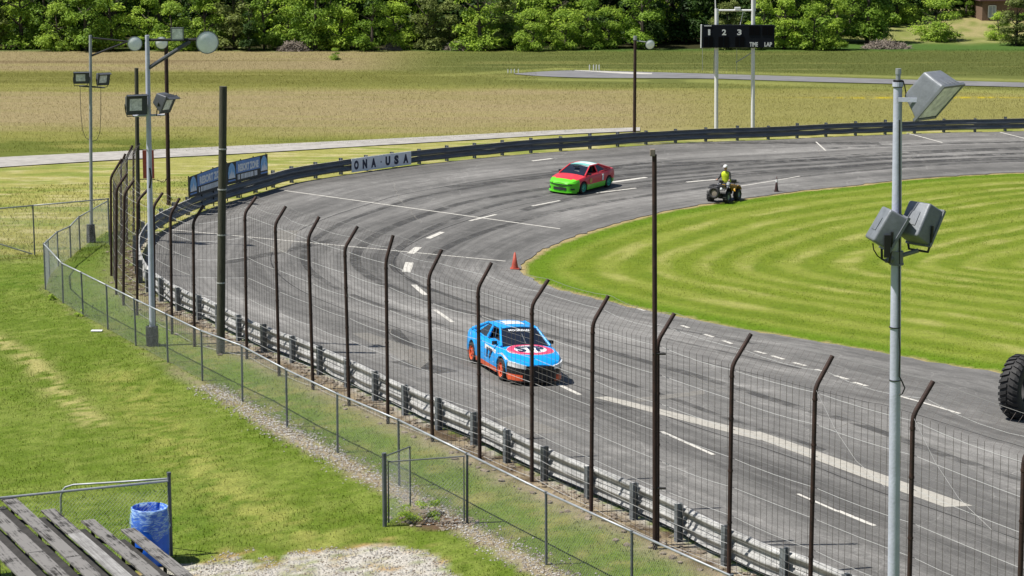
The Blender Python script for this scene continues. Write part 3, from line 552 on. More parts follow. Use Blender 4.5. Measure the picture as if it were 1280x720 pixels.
# ------------------------------------------------------------------ lamps and poles
def axes(nh, tilt):
    n_ = Vector((nh[0], nh[1], 0)).normalized(); fwd = n_*math.cos(tilt)-Vector((0,0,1))*math.sin(tilt); up = n_*math.sin(tilt)+Vector((0,0,1))*math.cos(tilt); right = fwd.cross(up).normalized(); return right, fwd, up
def floodlight(root, c, nh, tilt, w, h, d, yoke_to=None, dark=False, tx=.82, tzz=.62, ribs=True):
    r, f, u_ = axes(nh, tilt); c = Vector(c); T = lambda x, y, z: c+r*x+f*y+u_*z
    bm = bmesh.new()
    V = [bm.verts.new((sx*w/2*(1 if y > 0 else tx), y, sz*h/2*(1 if y > 0 else tzz))) for y in (d*.5, -d*.5) for sx, sz in ((-1,-1),(1,-1),(1,1),(-1,1))]
    for fs in ((0,1,2,3),(7,6,5,4),(0,4,5,1),(1,5,6,2),(2,6,7,3),(3,7,4,0)): bm.faces.new([V[i] for i in fs])
    bmesh.ops.bevel(bm, geom=[e for e in bm.edges if not (e.verts[0].co.y > 0 and e.verts[1].co.y > 0)], offset=min(w, h)*.09, segments=3, affect='EDGES', profile=.6)
    R = Matrix((r, f, u_)).transposed(); mb = MB(); mb.bm(bm, c, R)
    for k in range(4 if ribs else 0): x = (-.3+.2*k)*w; mb.box(T(x, .08*d, h*.425), (.014, d*.75, .02), R @ Matrix.Rotation(.38, 3, 'X'))          # cooling ribs on top
    mb.box(T(0, d*.5, h/2), (w*1.06, .035, .035), R); mb.box(T(0, d*.5, -h/2), (w*1.06, .035, .035), R); mb.box(T(w/2, d*.5, 0), (.035, .035, h*1.03), R); mb.box(T(-w/2, d*.5, 0), (.035, .035, h*1.03), R)
    mb.box(T(0, -d*.5-.004, 0), (w*.45, .012, h*.38), R)
    o = smooth_part(mb.build('floodlight', M['lampdark' if dark else 'lampgrey'], root, world=True), 35)
    if dark: mb = MB(); mb.box(T(0, d*.5+.008, 0), (w*1.0, .012, h*1.0), R); mb.box(T(0, d*.5+.09, h*.5), (w*1.04, .16, .02), R); mb.build('front_frame', M['lampdark'], o, world=True)
    ls = .62 if dark else .9
    mb = MB(); mb.box(T(w*.06 if dark else 0, d*.5+(.016 if dark else .006), 0), (w*ls, .008, h*ls), R); mb.build('lens', M['reflector'], o, world=True)
    if yoke_to is not None:
        y = Vector(yoke_to); mb = MB()
        for s in (-1, 1):
            a = T(s*(w/2+.02), .1*d, -.02*h); b = y+r*s*w*.42; mb.tube([a, a.lerp(b, .6)+r*s*.02, b, y], .016, 6)
        mb.build('yoke', M['dark'], o, world=True)
    return o
def round_lamp(root, c, nh, tilt, R_, mount=None):
    r, f, u_ = axes(nh, tilt); c = Vector(c); Rm = Matrix((r, u_.cross(r)*-1 if False else f.cross(r), f)).transposed()
    mb = MB(); mb.lathe([(.0,-R_*1.15),(R_*.22,-R_*1.15),(R_*.26,-R_*.75),(R_*.5,-R_*.55),(R_*.85,-R_*.2),(R_*1.0,0),(R_*1.03,.015),(R_*.95,.02)], 28, c, Rm)
    mb.box(c-f*R_*1.0+u_*R_*.12, (R_*.5, R_*.5, R_*.5), Rm)
    o = smooth_part(mb.build('round_lamp', M['galv'], root, world=True)); mb = MB(); mb.lathe([(R_*.96,.012),(R_*.6,.05),(R_*.3,.065),(.0,.07)], 28, c, Rm); mb.build('lens', M['lens'], o, world=True, smooth=True)
    if mount is not None: mb = MB(); mb.tube([c-f*R_*1.0, Vector(mount)], .03, 8); mb.build('mount', M['dark'], o, world=True)
    return o
def pole_thing(name, label, base_px, top_px, r, m, group=None, rt=None, below=.3):
    b = at(*base_px); tp = atY(top_px[0], top_px[1], b.y); t = thing(name, label, 'light pole' if 'light' in name else 'pole', b, group=group)
    mb = MB(); mb.tube([b-Vector((0,0,below)), b.lerp(tp, .5), tp], [r, r*.95, rt or r*.88], 14); smooth_part(mb.build('pole', m, t, world=True)); return t, b, tp
def px_arm(root, name, a, b, Y, r, m): mb = MB(); mb.tube([atY(*a, Y), atY(*b, Y)], r, 8); return mb.build(name, m, root, world=True)
G_L = None
# tall thin pole far left
t, b, tp = pole_thing('light_pole', 'thin grey light pole with black base sleeve and hanging wire loop, farthest left', (114,303), (113,44), .07, M['galv']); Y = b.y
mb = MB(); mb.lathe([(.20,0),(.17,.75),(.08,.76)], 14, b); mb.build('base_sleeve', M['dark'], t, world=True)
px_arm(t, 'arm', (113,47), (161,52), Y, .035, M['dark']); px_arm(t, 'brace', (113.5,70), (159,52), Y, .04, M['dark']); px_arm(t, 'crossbar', (99,107.5), (131,109.5), Y, .035, M['lampdark'])
round_lamp(t, atY(168.5,54.5,Y-.15), (.3,-1), .1, .29, atY(158,51,Y))
floodlight(t, atY(101.5,96,Y-.2), (.25,-1), .15, .6, .46, .3, atY(101,107,Y), True); floodlight(t, atY(127.5,97,Y-.2), (.6,-.8), .3, .5, .5, .3, atY(128,109,Y), True)
mb = MB(); mb.tube([atY(x,y,Y+.02) for x,y in ((100,108),(101,140),(103,162),(107,172),(113,176))], .012, 5); mb.tube([atY(x,y,Y+.02) for x,y in ((126,109),(126,140),(125,165),(121,175),(114,177))], .012, 5); mb.build('wire', M['dwire'], t, world=True)
# second light pole, standing in a black barrel
t, b, tp = pole_thing('light_pole', 'light grey pole with round lamp and two square floodlights standing in a black barrel', (190.5,432), (184,44), .092, M['bluegrey'], rt=.068); Y = b.y
mb = MB(); mb.lathe([(.0,0),(.19,0),(.2,.3),(.21,.32),(.2,.34),(.195,.62),(.16,.64),(.16,.5)], 18, b); mb.build('base_barrel', M['dark'], t, world=True)
px_arm(t, 'arm', (181,50), (247,49.5), Y, .045, M['dark']); px_arm(t, 'brace', (186,85), (237,52), Y, .06, M['lampdark']); px_arm(t, 'crossbar', (166,145), (206,143.5), Y, .035, M['bluegrey'])
round_lamp(t, atY(259,53,Y-.25), (.35,-1), .1, .345, atY(243,48,Y)); floodlight(t, atY(221,41.5,Y), (.25,-1), .1, .36, .36, .3)
floodlight(t, atY(168.5,129,Y-.25), (.45,-.9), .12, .62, .6, .42, atY(169,145,Y), True); floodlight(t, atY(204,126,Y-.25), (.9,-.5), .5, .5, .58, .42, atY(201,144,Y), True)
mb = MB(); mb.tube([atY(187,210,Y-.12), atY(189,222,Y-.14), atY(187,235,Y-.12)], .03, 6); mb.tube([atY(196,225,Y-.1), atY(205,228,Y-.1), atY(211,220,Y-.1)], .012, 5); mb.build('cable_coil', M['dark'], t, world=True)
# rusty dark light pole behind it
t, b, tp = pole_thing('light_pole', 'dark rusty light pole with one round lamp at its top, beside the banners', (211,256), (207.5,56), .10, M['rust']); Y = b.y
round_lamp(t, atY(202,53.5,Y-.2), (.1,-1), .1, .28, atY(207,60,Y))
# wooden posts
t, b, tp = pole_thing('utility_pole', 'thin dark wooden pole with a red framed board, behind the catch fence corner', (173,292), (170.5,85), .095, M['wood']); Y = b.y
u = Vector((0,0,1)); o = MB(); a = atY(178,188,Y-.1); c = atY(193,223,Y-.1); o.box((a+c)/2, (abs(c.x-a.x), .05, abs(a.z-c.z))); bo = o.build('board', M['red'], t, world=True)
for yy in (187, 224): mb = MB(); mb.tube([atY(172,yy,Y), atY(194,yy+.3,Y-.1)], .02, 6); mb.build('bracket', M['dark'], t, world=True)
t, b, tp = pole_thing('utility_pole', 'thick green-brown wooden post standing alone against the catch fence', (275.5,442), (279,108), .135, M['wood'], below=.2)
for f, w in ((.27,.02),(.45,.02),(.62,.02),(.77,.02)): mb = MB(); p = b.lerp(tp, f); mb.tube([p-u*w, p+u*w], .14, 12); mb.build('strap', M['wire'], t, world=True)
t, b, tp = pole_thing('steel_pole', 'tall thin rusty steel pole with a small box on top, strapped to the catch fence', (819,686), (818,193), .056, M['rust'], below=.2)
mb = MB(); mb.bbox(tp+Vector((-.04,0,.04)), (.11,.12,.15), .015); mb.build('top_box', M['brush'], t, world=True)
for y in (442, 610): p = atY(824, y, b.y); mb = MB(); mb.tube([p+Vector((-.14,-.02,0)), p+Vector((.14,-.02,0))], .03, 6); mb.build('clamp', M['dark'], t, world=True)
# far light pole beyond the rail
t, b, tp = pole_thing('light_pole', 'brown light pole with a single round lamp beyond the far guardrail', (793,168), (794,46), .10, M['rust']); Y = b.y
px_arm(t, 'arm', (794,51), (808,52.5), Y, .03, M['galv']); round_lamp(t, atY(812.5,55.5,Y-.2), (.2,-1), .15, .28, atY(807,52,Y))
mb = MB(); mb.tube([atY(794,50,Y), atY(794,45,Y)], .11, 8); mb.build('cap', M['galv'], t, world=True)
# big foreground pole
Y = 27.; bp_ = atY(1117,720,Y); tp = atY(1122.5,103,Y); base = Vector((bp_.x-.04, Y, 1.0))
t = thing('light_pole', 'tall pale blue-grey steel pole with three grey floodlights in the right foreground', 'light pole', base)
mb = MB(); mb.tube([base-u*.3, bp_, atY(1119.5,400,Y), tp+Vector((0,0,-.05))], [.082,.076,.066,.054], 20); smooth_part(mb.build('pole', M['bluegrey'], t, world=True))
mb = MB(); mb.tube([tp-u*.06, tp+u*.03], .06, 16); mb.build('collar', M['dark'], t, world=True)
mb = MB(); mb.tube([tp, tp+u*.12], .030, 12); mb.tube([tp+u*.10, tp+u*.17], .036, 12); mb.build('cap', M['galv'], t, world=True)
floodlight(t, atY(1163,115,Y-.05), (.75,-.66), math.radians(42), .47, .57, .34, tx=.84, tzz=.74)
mb = MB(); mb.box((atY(1127,124.5,Y-.075)+atY(1146,125,Y-.2))/2, (.27,.012,.055), Matrix.Rotation(-.35, 3, 'Z')); mb.tube([tp-u*.05-Vector((0,0,0)), tp+u*.005], .068, 16); mb.build('bracket', M['bluegrey'], t, world=True)
mb = MB(); mb.tube([atY(x,y,Y-.03) for x,y in ((1126,102),(1129,101),(1131,108),(1133,120))], .008, 6); mb.build('wire', M['dark'], t, world=True)
cb = atY(1121,321,Y); mb = MB(); mb.tube([cb-u*.085, cb+u*.075], .082, 16); mb.tube([cb-u*.10, cb-u*.08], .09, 16); mb.build('clamp', M['lampgrey'], t, world=True)
mb = MB(); y2 = atY(1148,313,Y-.02); y1 = atY(1107,326,Y-.1); mb.tube([cb, y2], .028, 10); mb.tube([cb, y1], .028, 10); mb.build('crossarm', M['lampgrey'], t, world=True)
floodlight(t, atY(1149,278,Y-.03), (.8,.59), math.radians(30), .38, .47, .27, y2, tx=.97, tzz=.97, ribs=False); fl = floodlight(t, atY(1107.5,285,Y-.12), (.99,.14), math.radians(30), .36, .46, .26, y1, tx=.97, tzz=.97, ribs=False)
mb = MB(); mb.box(atY(1109,308,Y-.34), (.075,.03,.28)); mb.build('mount_plate', M['dark'], fl, world=True)
mb = MB(); mb.tube([atY(x,y,Y-.14) for x,y in ((1091,304),(1092,312),(1097,320),(1104,325))], .008, 6); mb.build('wire', M['dark'], fl, world=True)
mb = MB(); mb.tube([atY(x,y,Y-.073) for x,y in ((1124.5,150),(1125,250),(1124.2,335),(1124,420),(1125,440),(1124,470),(1128,478),(1131,485),(1128,492),(1124,494))], .009, 6); mb.build('cable', M['dark'], t, world=True)
for y in (409, 475): p = atY(1118.7, y, Y); mb = MB(); mb.tube([p-u*.006, p+u*.006], .0735, 18); mb.build('cable_tie', M['dark'], t, world=True)
# ------------------------------------------------------------------ scoreboard
b0 = at(895,161); Y = b0.y; X = lambda x, y=160: atY(x, y, Y)
sb = thing('scoreboard', 'black scoreboard on two white legs beyond the far rail, reading 1 2 3 TIME LAP', 'scoreboard', b0)
for x, yt in ((895.3, 11), (941, -12)):
    mb = MB(); mb.tube([X(x,166), X(x+.5,yt)], .12, 12); smooth_part(mb.build('leg', M['white'], sb, world=True))
mb = MB(); mb.tube([X(894,-5), X(894.5,14)], .035, 6); mb.tube([X(944,-15), X(944,14)], .035, 6); mb.build('antenna', M['white'], sb, world=True)
mb = MB(); mb.tube([X(895,13), X(943,13)], .06, 8); mb.build('top_bar', M['white'], sb, world=True)
mb = MB(); p = X(922,11); mb.bbox(p, (.35,.25,.2), .02); mb.tube([X(925,32), X(929,14)], .02, 6); mb.build('control_box', M['white'], sb, world=True)
c = (X(877,31)+X(967,59))/2; wd = X(967).x-X(877).x; hg = X(0,31).z-X(0,59.5).z; fy = Y-.34
mb = MB(); mb.bbox(Vector((c.x, Y-.2, c.z)), (wd, .26, hg), .02); bd = mb.build('board', M['black'], sb, world=True)
mb = MB(); mb.box(Vector((c.x-wd/2-.03, Y-.2, c.z)), (.05,.28,hg*1.02)); mb.box(Vector((c.x-wd*.42, fy-.005, c.z+hg*.46)), (wd*.1,.01,.05)); mb.build('lit_edge_trim', M['white'], bd, world=True)  # white left strip paints the sunlit side edge of the board
win = mat('score_panel', (.002,.002,.003), .8, 0, 0, spec=.1); sx = lambda f: c.x-wd/2+wd*f
for f0, f1, g0, g1 in ((.03,.085,.52,.95),(.10,.155,.52,.95),(.23,.29,.52,.95),(.31,.37,.52,.95),(.46,.51,.52,.95),(.525,.585,.52,.95),(.65,.715,.05,.45),(.725,.79,.05,.45),(.83,.895,.05,.45),(.905,.975,.05,.45)):
    mb = MB(); mb.box(Vector((sx((f0+f1)/2), fy+.003, c.z+hg/2-hg*(g0+g1)/2)), (wd*(f1-f0), .02, hg*(g1-g0))); mb.build('digit_panel', win, bd, world=True)
off = -b0
for s, f, g, w, h in (('1',.10,.32,.13,.35),('2',.305,.32,.26,.35),('3',.515,.32,.26,.35),('TIME',.715,.85,.50,.27),('LAP',.915,.85,.46,.27)):
    text_obj(s, 'lettering', M['white'], bd, frame(Vector((sx(f), fy-.012, c.z+hg/2-hg*g))-b0, (1,0,0), (0,0,1)), .4, .004, bold=.014, fit=(w,h))
mb = MB(); mb.tube([X(920,78), X(941,65)], .03, 6); mb.tube([X(921,60), X(921,92)], .015, 5); mb.tube([X(893,62), X(892,92)], .02, 5); mb.tube([X(878,60), X(878,88)], .014, 5); mb.build('strut', M['galv'], sb, world=True)
# ------------------------------------------------------------------ signs on the rail
def rail_sign(name, label, pts_top, pts_bot, m, forward=.02, zt=None):
    return None
def s_of_px(px, py):   # nearest rail arc position to a rail-top pixel on the far side
    best = min((abs(proj(rail_pt(s)+Vector((0,0,RAIL_H)))[0]-px)+2*abs(proj(rail_pt(s)+Vector((0,0,RAIL_H)))[1]-py), s) for s in np.linspace(ss0, ss1, 1200)); return best[1]
sa, sb_ = s_of_px(437,199), s_of_px(513,189); n_ = 10
nn = rail_n((sa+sb_)/2); A = rail_pt(sa)+rail_n(sa)*.10; B = rail_pt(sb_)+rail_n(sb_)*.10
if A.x > B.x: A, B = B, A
Lx = (B-A).length; hs = .70; s0 = thing('trackside_sign', 'white board lettered ONA USA in dark capitals hung on the far guardrail', 'sign', A)
mb = MB(); xd = (B-A).normalized(); R = Matrix((xd, u.cross(xd), u)).transposed(); mb.box((A+B)/2+u*(.07+hs/2), (Lx, .025, hs), R); mb.build('board', M['signw'], s0, world=True)
fr_n = xd.cross(u)
for ch, f, w in (('O',.075,.30),('N',.215,.30),('A',.36,.32),('.',.485,.06),('U',.60,.32),('S',.745,.30),('A',.905,.34)):
    text_obj(ch if ch != '.' else '•', 'letter', M['ink'], s0, frame(A+xd*(Lx*f)+u*(.07+hs*.5)+fr_n*.018-A, xd, u), .5, .003, bold=.034, fit=(w*Lx/4.0, .48 if ch != '.' else .10))
def banner(label, l, r, leftlogo, rightlogo, words, hb=1.35):
    (lx, lt, lb), (rx, rt, rb) = l, r
    # stands just outside the rail: bottoms at rail-top height
    sA, sB = s_of_px(lx, lb), s_of_px(rx, rb); A = rail_pt(sA)-rail_n(sA)*.12+u*RAIL_H*.85; B = rail_pt(sB)-rail_n(sB)*.12+u*RAIL_H*.85
    A2 = atY(lx, lb, A.y); B2 = atY(rx, rb, B.y); A.x, A.z = A2.x, A2.z; B.x, B.z = B2.x, B2.z
    ha = atY(lx, lt, A.y).z-A.z; hb = atY(rx, rt, B.y).z-B.z
    xd = (B-A); L = xd.length; xd.normalize(); fn = xd.cross(u).normalized(); root = thing('banner', label, 'banner', Vector((A.x, A.y, 1.0)))
    P = lambda f, g, d=0: A.lerp(B, f)+u*((ha+(hb-ha)*f)*g)+fn*d
    def quad(name, f0, f1, g0, g1, m, d, par, g2=None, g3=None):
        mb = MB(); gs = [(f0,g0),(f1,g0 if g2 is None else g2),(f1,g1 if g3 is None else g3),(f0,g1)]
        a = [P(f, g, d) for f, g in gs]; bk = [P(f, g, d-.012) for f, g in gs]
        mb.add(a+bk, [(0,1,2,3),(7,6,5,4),(0,4,5,1),(1,5,6,2),(2,6,7,3),(3,7,4,0)]); return mb.build(name, m, par, world=True)
    pn = quad('panel', 0, 1, 0, 1, M['bannerk'], 0, root)
    for f in (.02, .35, .66, .98): mb = MB(); mb.tube([P(f, -1.0, -.05), P(f, 1.04, -.05)], .03, 6); mb.build('support', M['dark'], root, world=True)
    x0, x1 = (.22 if leftlogo else .02), (.80 if rightlogo else .98)
    quad('blue_field', x0, x1, .42, .97, M['bannerb'], .006, pn)
    w = L*(x1-x0)*.86; hm = (ha+hb)/2
    yv = u
    text_obj(words, 'lettering', M['signw'], pn, frame(P((x0+x1)/2, .66, .016)-root.location, B-A+u*(hb-ha)*.66, u), .4, .002, bold=.022, fit=(w, hm*.36))
    mb = MB(); rb_ = random.Random(int(lx))
    f = x0+.03
    while f < x1-.05:
        wf = rb_.uniform(.018, .034); a_ = [P(f, .13, .009), P(f+wf, .13, .009), P(f+wf, .36, .009), P(f, .36, .009)]; mb.add(a_, [(0,1,2,3)]); f += wf+rb_.choice((.008,.008,.008,.026))
    mb.build('small_print', M['signw'], pn, world=True)
    text_obj('HEATING  COOLING', 'lettering', M['bannerk'], pn, frame(P((x0+x1)/2, .23, .012)-root.location, B-A+u*(hb-ha)*.23, u), .3, .002, fit=(w*.9, hm*.14)) if False else None
    for s, f in ((leftlogo, .11), (rightlogo, .90)):
        if not s: continue
        mb = MB(); cpt = []; hw = .085
        arch = [(f-hw,.28),(f-hw,.55),(f-hw*.8,.78),(f-hw*.35,.93),(f,.97),(f+hw*.35,.93),(f+hw*.8,.78),(f+hw,.55),(f+hw,.28)]
        mb.add([P(a_, b_, .008) for a_, b_ in arch], [tuple(range(9))]); lg = mb.build('logo', M['bannerl'], pn, world=True)
        mb = MB()
        for k in (-1, 0, 1): mb.add([P(f+k*hw*.6-hw*.36,.26,.014), P(f+k*hw*.6+hw*.36,.26,.014), P(f+k*hw*.4+.0,.70 if k == 0 else .56,.014)], [(0,1,2)])
        mb.build('peaks', M['signw'], lg, world=True); mb = MB(); mb.add([P(f-hw,.12,.010), P(f+hw,.12,.010), P(f+hw,.19,.010), P(f-hw,.19,.010)], [(0,1,2,3)]); mb.build('caption', M['bannerb'], lg, world=True)
    return root
banner('left blue and black banner behind the guardrail, partly hidden by the thick wooden post', (236.5,221.5,247.5), (283.5,204.5,233), True, False, 'RESORT ZONE')
banner('right blue and black banner lettered RESORT ZONE, between the wooden post and the white sign', (284,204,231.5), (335,192.5,218.5), True, True, 'RESORT ZONE')
# ------------------------------------------------------------------ cars
def paint(name, col, r=.3):
    m = mat(name, col, r, 0, .06, 3); b = m.node_tree.nodes['Principled BSDF']; b.inputs['Coat Weight'].default_value = .15; b.inputs['Specular IOR Level'].default_value = .35; b.inputs['Coat Roughness'].default_value = .08; return m
K_ = dict(blue=paint('car_blue', (.006,.29,.72)), orange=paint('car_orange', (.55,.09,.03)), carblack=paint('car_black', (.012,.013,.015)), red=paint('car_red', (.55,.035,.05)), green=paint('car_green', (.10,.50,.02)), pink=paint('car_pink', (.62,.06,.14)),
  white=paint('car_white', (.66,.68,.70)), teal=paint('roof_teal', (.20,.52,.48)), glass=mat('car_glass', (.012,.016,.028), .06, 0, .2, 2), rimo=paint('orange_rim', (.60,.10,.04)), rimt=paint('teal_rim', (.02,.36,.25)), lamp=mat('headlamp', (.66,.68,.68), .15, .2, .3, 9), gold=paint('gold_decal', (.45,.27,.06)), inside=mat('car_interior', (.02,.02,.022), .8, 0, .2, 5), navy=paint('navy_ink', (.012,.02,.06)))
XS = sorted(set([round(-2.2+.1*i, 3) for i in range(45)]+[round(xw+d, 3) for xw in (1.30,-1.32) for d in (-.37,-.35,-.32,-.27,-.18,-.09,0,.09,.18,.27,.32,.35,.37)]))
class Car:
    def __init__(s, name, label, loc, rz, slope, style):
        s.root = thing(name, label, 'race car', loc); s.root.rotation_euler = (slope[0], slope[1], rz)
        s.st = style
    def w(s, x): return float(np.interp(x, [-2.2,-2.1,-1.9,-1.4,-.5,.5,1.2,1.7,1.95,2.1,2.2], [.60,.74,.82,.87,.88,.88,.87,.83,.74,.62,.46]))
    def zt(s, x): return float(np.interp(x, s.st['zx'], s.st['zz']))
    def zb(s, x):
        z = float(np.interp(x, [-2.2,-1.9,-1.7,1.7,2.0,2.2], [.34,.26,.17,.15,.13,.13]))
        for xw in (1.30, -1.32):
            d = abs(x-xw)
            if d < .37: z = max(z, .30+math.sqrt(max(.37**2-d*d, 0)))
        return z
    def sect(s, x, off=0):
        w, zt, zb = s.w(x), s.zt(x), s.zb(x); top = zt-.10; L = [zb]+[max(zb+.012*(k+1), min(z, top-.02*(3-k))) for k, z in enumerate((.30,.44,.60))]+[top]
        y = [w*.965, w*.985, w, w*.995, w*.965]; pts = [(y[k], L[k]) for k in range(5)]+[(w*.90, zt-.025), (w*.62, zt+.012), (w*.30, zt+.03), (0, zt+.035)]
        pts = pts+[(-a, b) for a, b in pts[-2::-1]]; return [Vector((x, a, b)) for a, b in pts]
    def build(s, C):
        mb = MB(); secs = [s.sect(x) for x in XS]; n = len(secs[0])
        for i in range(len(XS)-1):
            for j in range(n-1):
                P = [secs[i][j], secs[i+1][j], secs[i+1][j+1], secs[i][j+1]]; c = sum(P, Vector())/4; mb.add(P, [(0,1,2,3)], C['face'](c, j if j < 8 else 15-j))
        for sec in (secs[0], secs[-1]):
            for j in range(8): P = [sec[j], sec[j+1], sec[n-2-j], sec[n-1-j]]; c = sum(P, Vector())/4; mb.add(P if j < 7 else [sec[7], sec[8], sec[9]], [(0,1,2,3)] if j < 7 else [(0,1,2)], C['face'](c, j))
        body = smooth_part(mb.build('body', C['mats'], s.root, weld=True), 38); s.body = body
        mb = MB(); mb.box((0,0,.33), (3.6,1.2,.32)); mb.build('underbody', K_['inside'], s.root)
        # greenhouse
        g = s.st['gh']; zr = g['zr']; fb, rf, rr, rb = g['x']; wb, wr = .74, .55; zbF, zbR = s.zt(fb)+.0, s.zt(rb)+.0; zS = max(s.zt(0), .8)-.02
        bot = lambda x, sg: Vector((x, sg*wb, float(np.interp(x, [rb, rb+.3, fb-.3, fb], [zbR, zS, zS, zbF])))); top = lambda x, sg: Vector((x, sg*wr, zr-.03-abs(x-(rf+rr)/2)*.03))
        mb = MB(); rows = []
        for i in range(9):
            x = rf+.06+(rr-rf-.12)*i/8; rows.append([Vector((x, y, zr-.03-abs(x-(rf+rr)/2)*.03+.05*(1-(y/wr)**2))) for y in np.linspace(-wr-.015, wr+.015, 9)])
        mb.grid(rows); rows2 = [[p-u*.03 for p in r] for r in rows]; mb.grid(rows2)
        for rws in ((rows[0], rows2[0]), (rows[-1], rows2[-1]), ([r[0] for r in rows], [r[0] for r in rows2]), ([r[-1] for r in rows], [r[-1] for r in rows2])): mb.grid([list(rws[0]), list(rws[1])])
        roof = smooth_part(mb.build('roof', C['roof'], s.root), 50)
        if C.get('roof_overlay'): C['roof_overlay'](s, roof, rf, rr, zr)
        def panel(name, a, b, c, d, m, par=s.root, bulge=.03, n=5, thick=.012):
            mb = MB(); rows = []
            for i in range(n+1):
                l = a.lerp(d, i/n); r = b.lerp(c, i/n); rows.append([l.lerp(r, j/n)+Vector((bulge*(1-(2*j/n-1)**2), 0, 0)) for j in range(n+1)])
            mb.grid(rows); return mb.build(name, m, par, smooth=True)
        panel('windshield', bot(fb,-1)*1.0, bot(fb,1), top(rf,1)+Vector((0,-.0,0)), top(rf,-1), K_['glass'], bulge=.07)
        panel('rear_window', bot(rb,-1), bot(rb,1), top(rr,1), top(rr,-1), K_['glass'], bulge=-.05)
        xm = g['bp']
        for sg in (-1, 1):
            P = MB(); P.tube([bot(fb,sg)+u*.0, top(rf,sg)], [.045,.035], 6); P.tube([top(rf+.02,sg), top(rr-.02,sg)], .035, 6); P.tube([bot(rb,sg), top(rr,sg)], [.07,.045], 6); xt = xm+.04; P.tube([bot(xm,sg), top(xt,sg)], .05, 6); P.tube([bot(fb,sg), bot(xm,sg), bot(rb,sg)], .035, 6)
            a, b_, c_, d_ = bot(rb,sg), bot(rb+.32,sg), top(rr+.12,sg), top(rr,sg); P.add([a, b_, c_, d_], [(0,1,2,3)])
            smooth_part(P.build('pillars', C['pillar'], s.root), 60)
            mb = MB(); mb.add([bot(rb+.30,sg)*1, bot(xm-.05,sg), top(xt-.05,sg), top(rr+.12,sg)], [(0,1,2,3)]); mb.build('quarter_window', K_['glass'] if not C.get('openq') else C['openq'], s.root)
            mb = MB(); mb.box(Vector((fb-.28, sg*(wb+.12), zS+.06)), (.08,.14,.10)); mb.build('mirror', K_['carblack'], s.root)
        mb = MB()                                                      # roll cage and seat seen through the open side windows
        for sg in (-1, 1): mb.tube([Vector((fb-.25,sg*.5,zS-.1)), Vector((rf-.05,sg*.46,zr-.1)), Vector((rr+.25,sg*.46,zr-.1)), Vector((rb+.4,sg*.46,zS-.1))], .022, 6)
        mb.tube([Vector((xm,-.5,zS-.05)), Vector((xm,-.46,zr-.1)), Vector((xm,.46,zr-.1)), Vector((xm,.5,zS-.05))], .022, 6); mb.tube([Vector((xm,-.5,zS)), Vector((xm,.46,zr-.12))], .022, 6); mb.build('roll_cage', C.get('cage', K_['white']), s.root)
        mb = MB(); mb.bbox((xm+.12,.28,zS+.12), (.16,.46,.5), .05); mb.build('seat', K_['inside'], s.root)
        for xw in (1.30, -1.32):
            for sg in (-1, 1):
                Rw = Matrix.Rotation(-sg*math.pi/2, 3, 'X'); c = Vector((xw, sg*.765, .31)); mb = MB(); prof = [(.19,-.11),(.27,-.115),(.300,-.10),(.312,-.06),(.313,0),(.312,.06),(.300,.095),(.27,.105),(.215,.10),(.205,.07)]
                mb.lathe(prof, 28, c, Rw); ty = smooth_part(mb.build('wheel', M['rubber'], s.root), 40)
                mb = MB(); mb.lathe([(.215,.098),(.19,.085),(.18,.03),(.06,.05),(.05,.075),(.0,.078)], 20, c, Rw)
                for k in range(5):
                    a = 2*math.pi*k/5; rr_ = Matrix.Rotation(a, 3, 'Z'); mb.box(c+Rw @ (rr_ @ Vector((.12,0,.06))), (.16,.055,.025), Rw @ rr_)
                mb.build('rim', C['rim'], ty)
        return s
    def xf(s, y):
        ws = [.46,.62,.74,.83,.87]; return float(np.interp(abs(y), [0,.46,.62,.74,.83], [2.235,2.2,2.1,1.95,1.7]))
    def fascia(s, name, y0, y1, z0, z1, m, off=.012, n=8, zl=None):   # a curved patch lying on the nose
        mb = MB(); rows = []
        for k, off_ in enumerate((off, -.05)):
            rows = []
            for i in range(3):
                row = []
                for j in range(n+1):
                    y = y0+(y1-y0)*j/n; a, b = (z0, z1); 
                    if zl: a += zl[0]*abs(y-y0)/abs(y1-y0); b += zl[1]*abs(y-y0)/abs(y1-y0)
                    row.append(Vector((s.xf(y)+off_, y*(1+off_*.6), a+(b-a)*i/2)))
                rows.append(row)
            mb.grid(rows)
            if k == 0: first = rows
        mb.grid([first[0], rows[0]]); mb.grid([first[-1], rows[-1]]); mb.grid([[r[0] for r in first], [r[0] for r in rows]]); mb.grid([[r[-1] for r in first], [r[-1] for r in rows]])
        return smooth_part(mb.build(name, m, s.body), 40)
    def hood_disc(s, name, cx, cy, rx, ry, m, off, r0=0):
        mb = MB(); n = 32; K = 8; rows = []
        for k in range(K+1):
            f = r0+(1-r0)*k/K; row = []
            for j in range(n+1):
                a = 2*math.pi*j/n; x = cx+rx*f*math.cos(a); y = cy+ry*f*math.sin(a); row.append(Vector((x, y, s.deck(x, y)+off)))
            rows.append(row)
        mb.grid(rows); return mb.build(name, m, s.body, smooth=True)
    def deck(s, x, y):
        w, zt = s.w(x), s.zt(x); return float(np.interp(abs(y)/w, [0,.3,.62,.9], [zt+.035, zt+.03, zt+.012, zt-.025]))
    def drape(s, o, off):   # lay a flat mesh made in (x, y) on the bonnet
        for v in o.data.vertices: v.co.z = s.deck(v.co.x, v.co.y)+off
SED = dict(zx=[-2.2,-2.12,-1.9,-1.5,-1.0,.8,1.3,1.8,2.05,2.2], zz=[.70,.90,.95,.97,.93,.92,.87,.78,.68,.56], gh=dict(zr=1.36, x=(.98,.28,-.72,-1.60), bp=-.30))
def car_pose(px_f, py_f, px_r, py_r, side):   # front & rear wheel contact pixels of the visible side
    a = G(px_f, py_f); b = G(px_r, py_r); return a, b
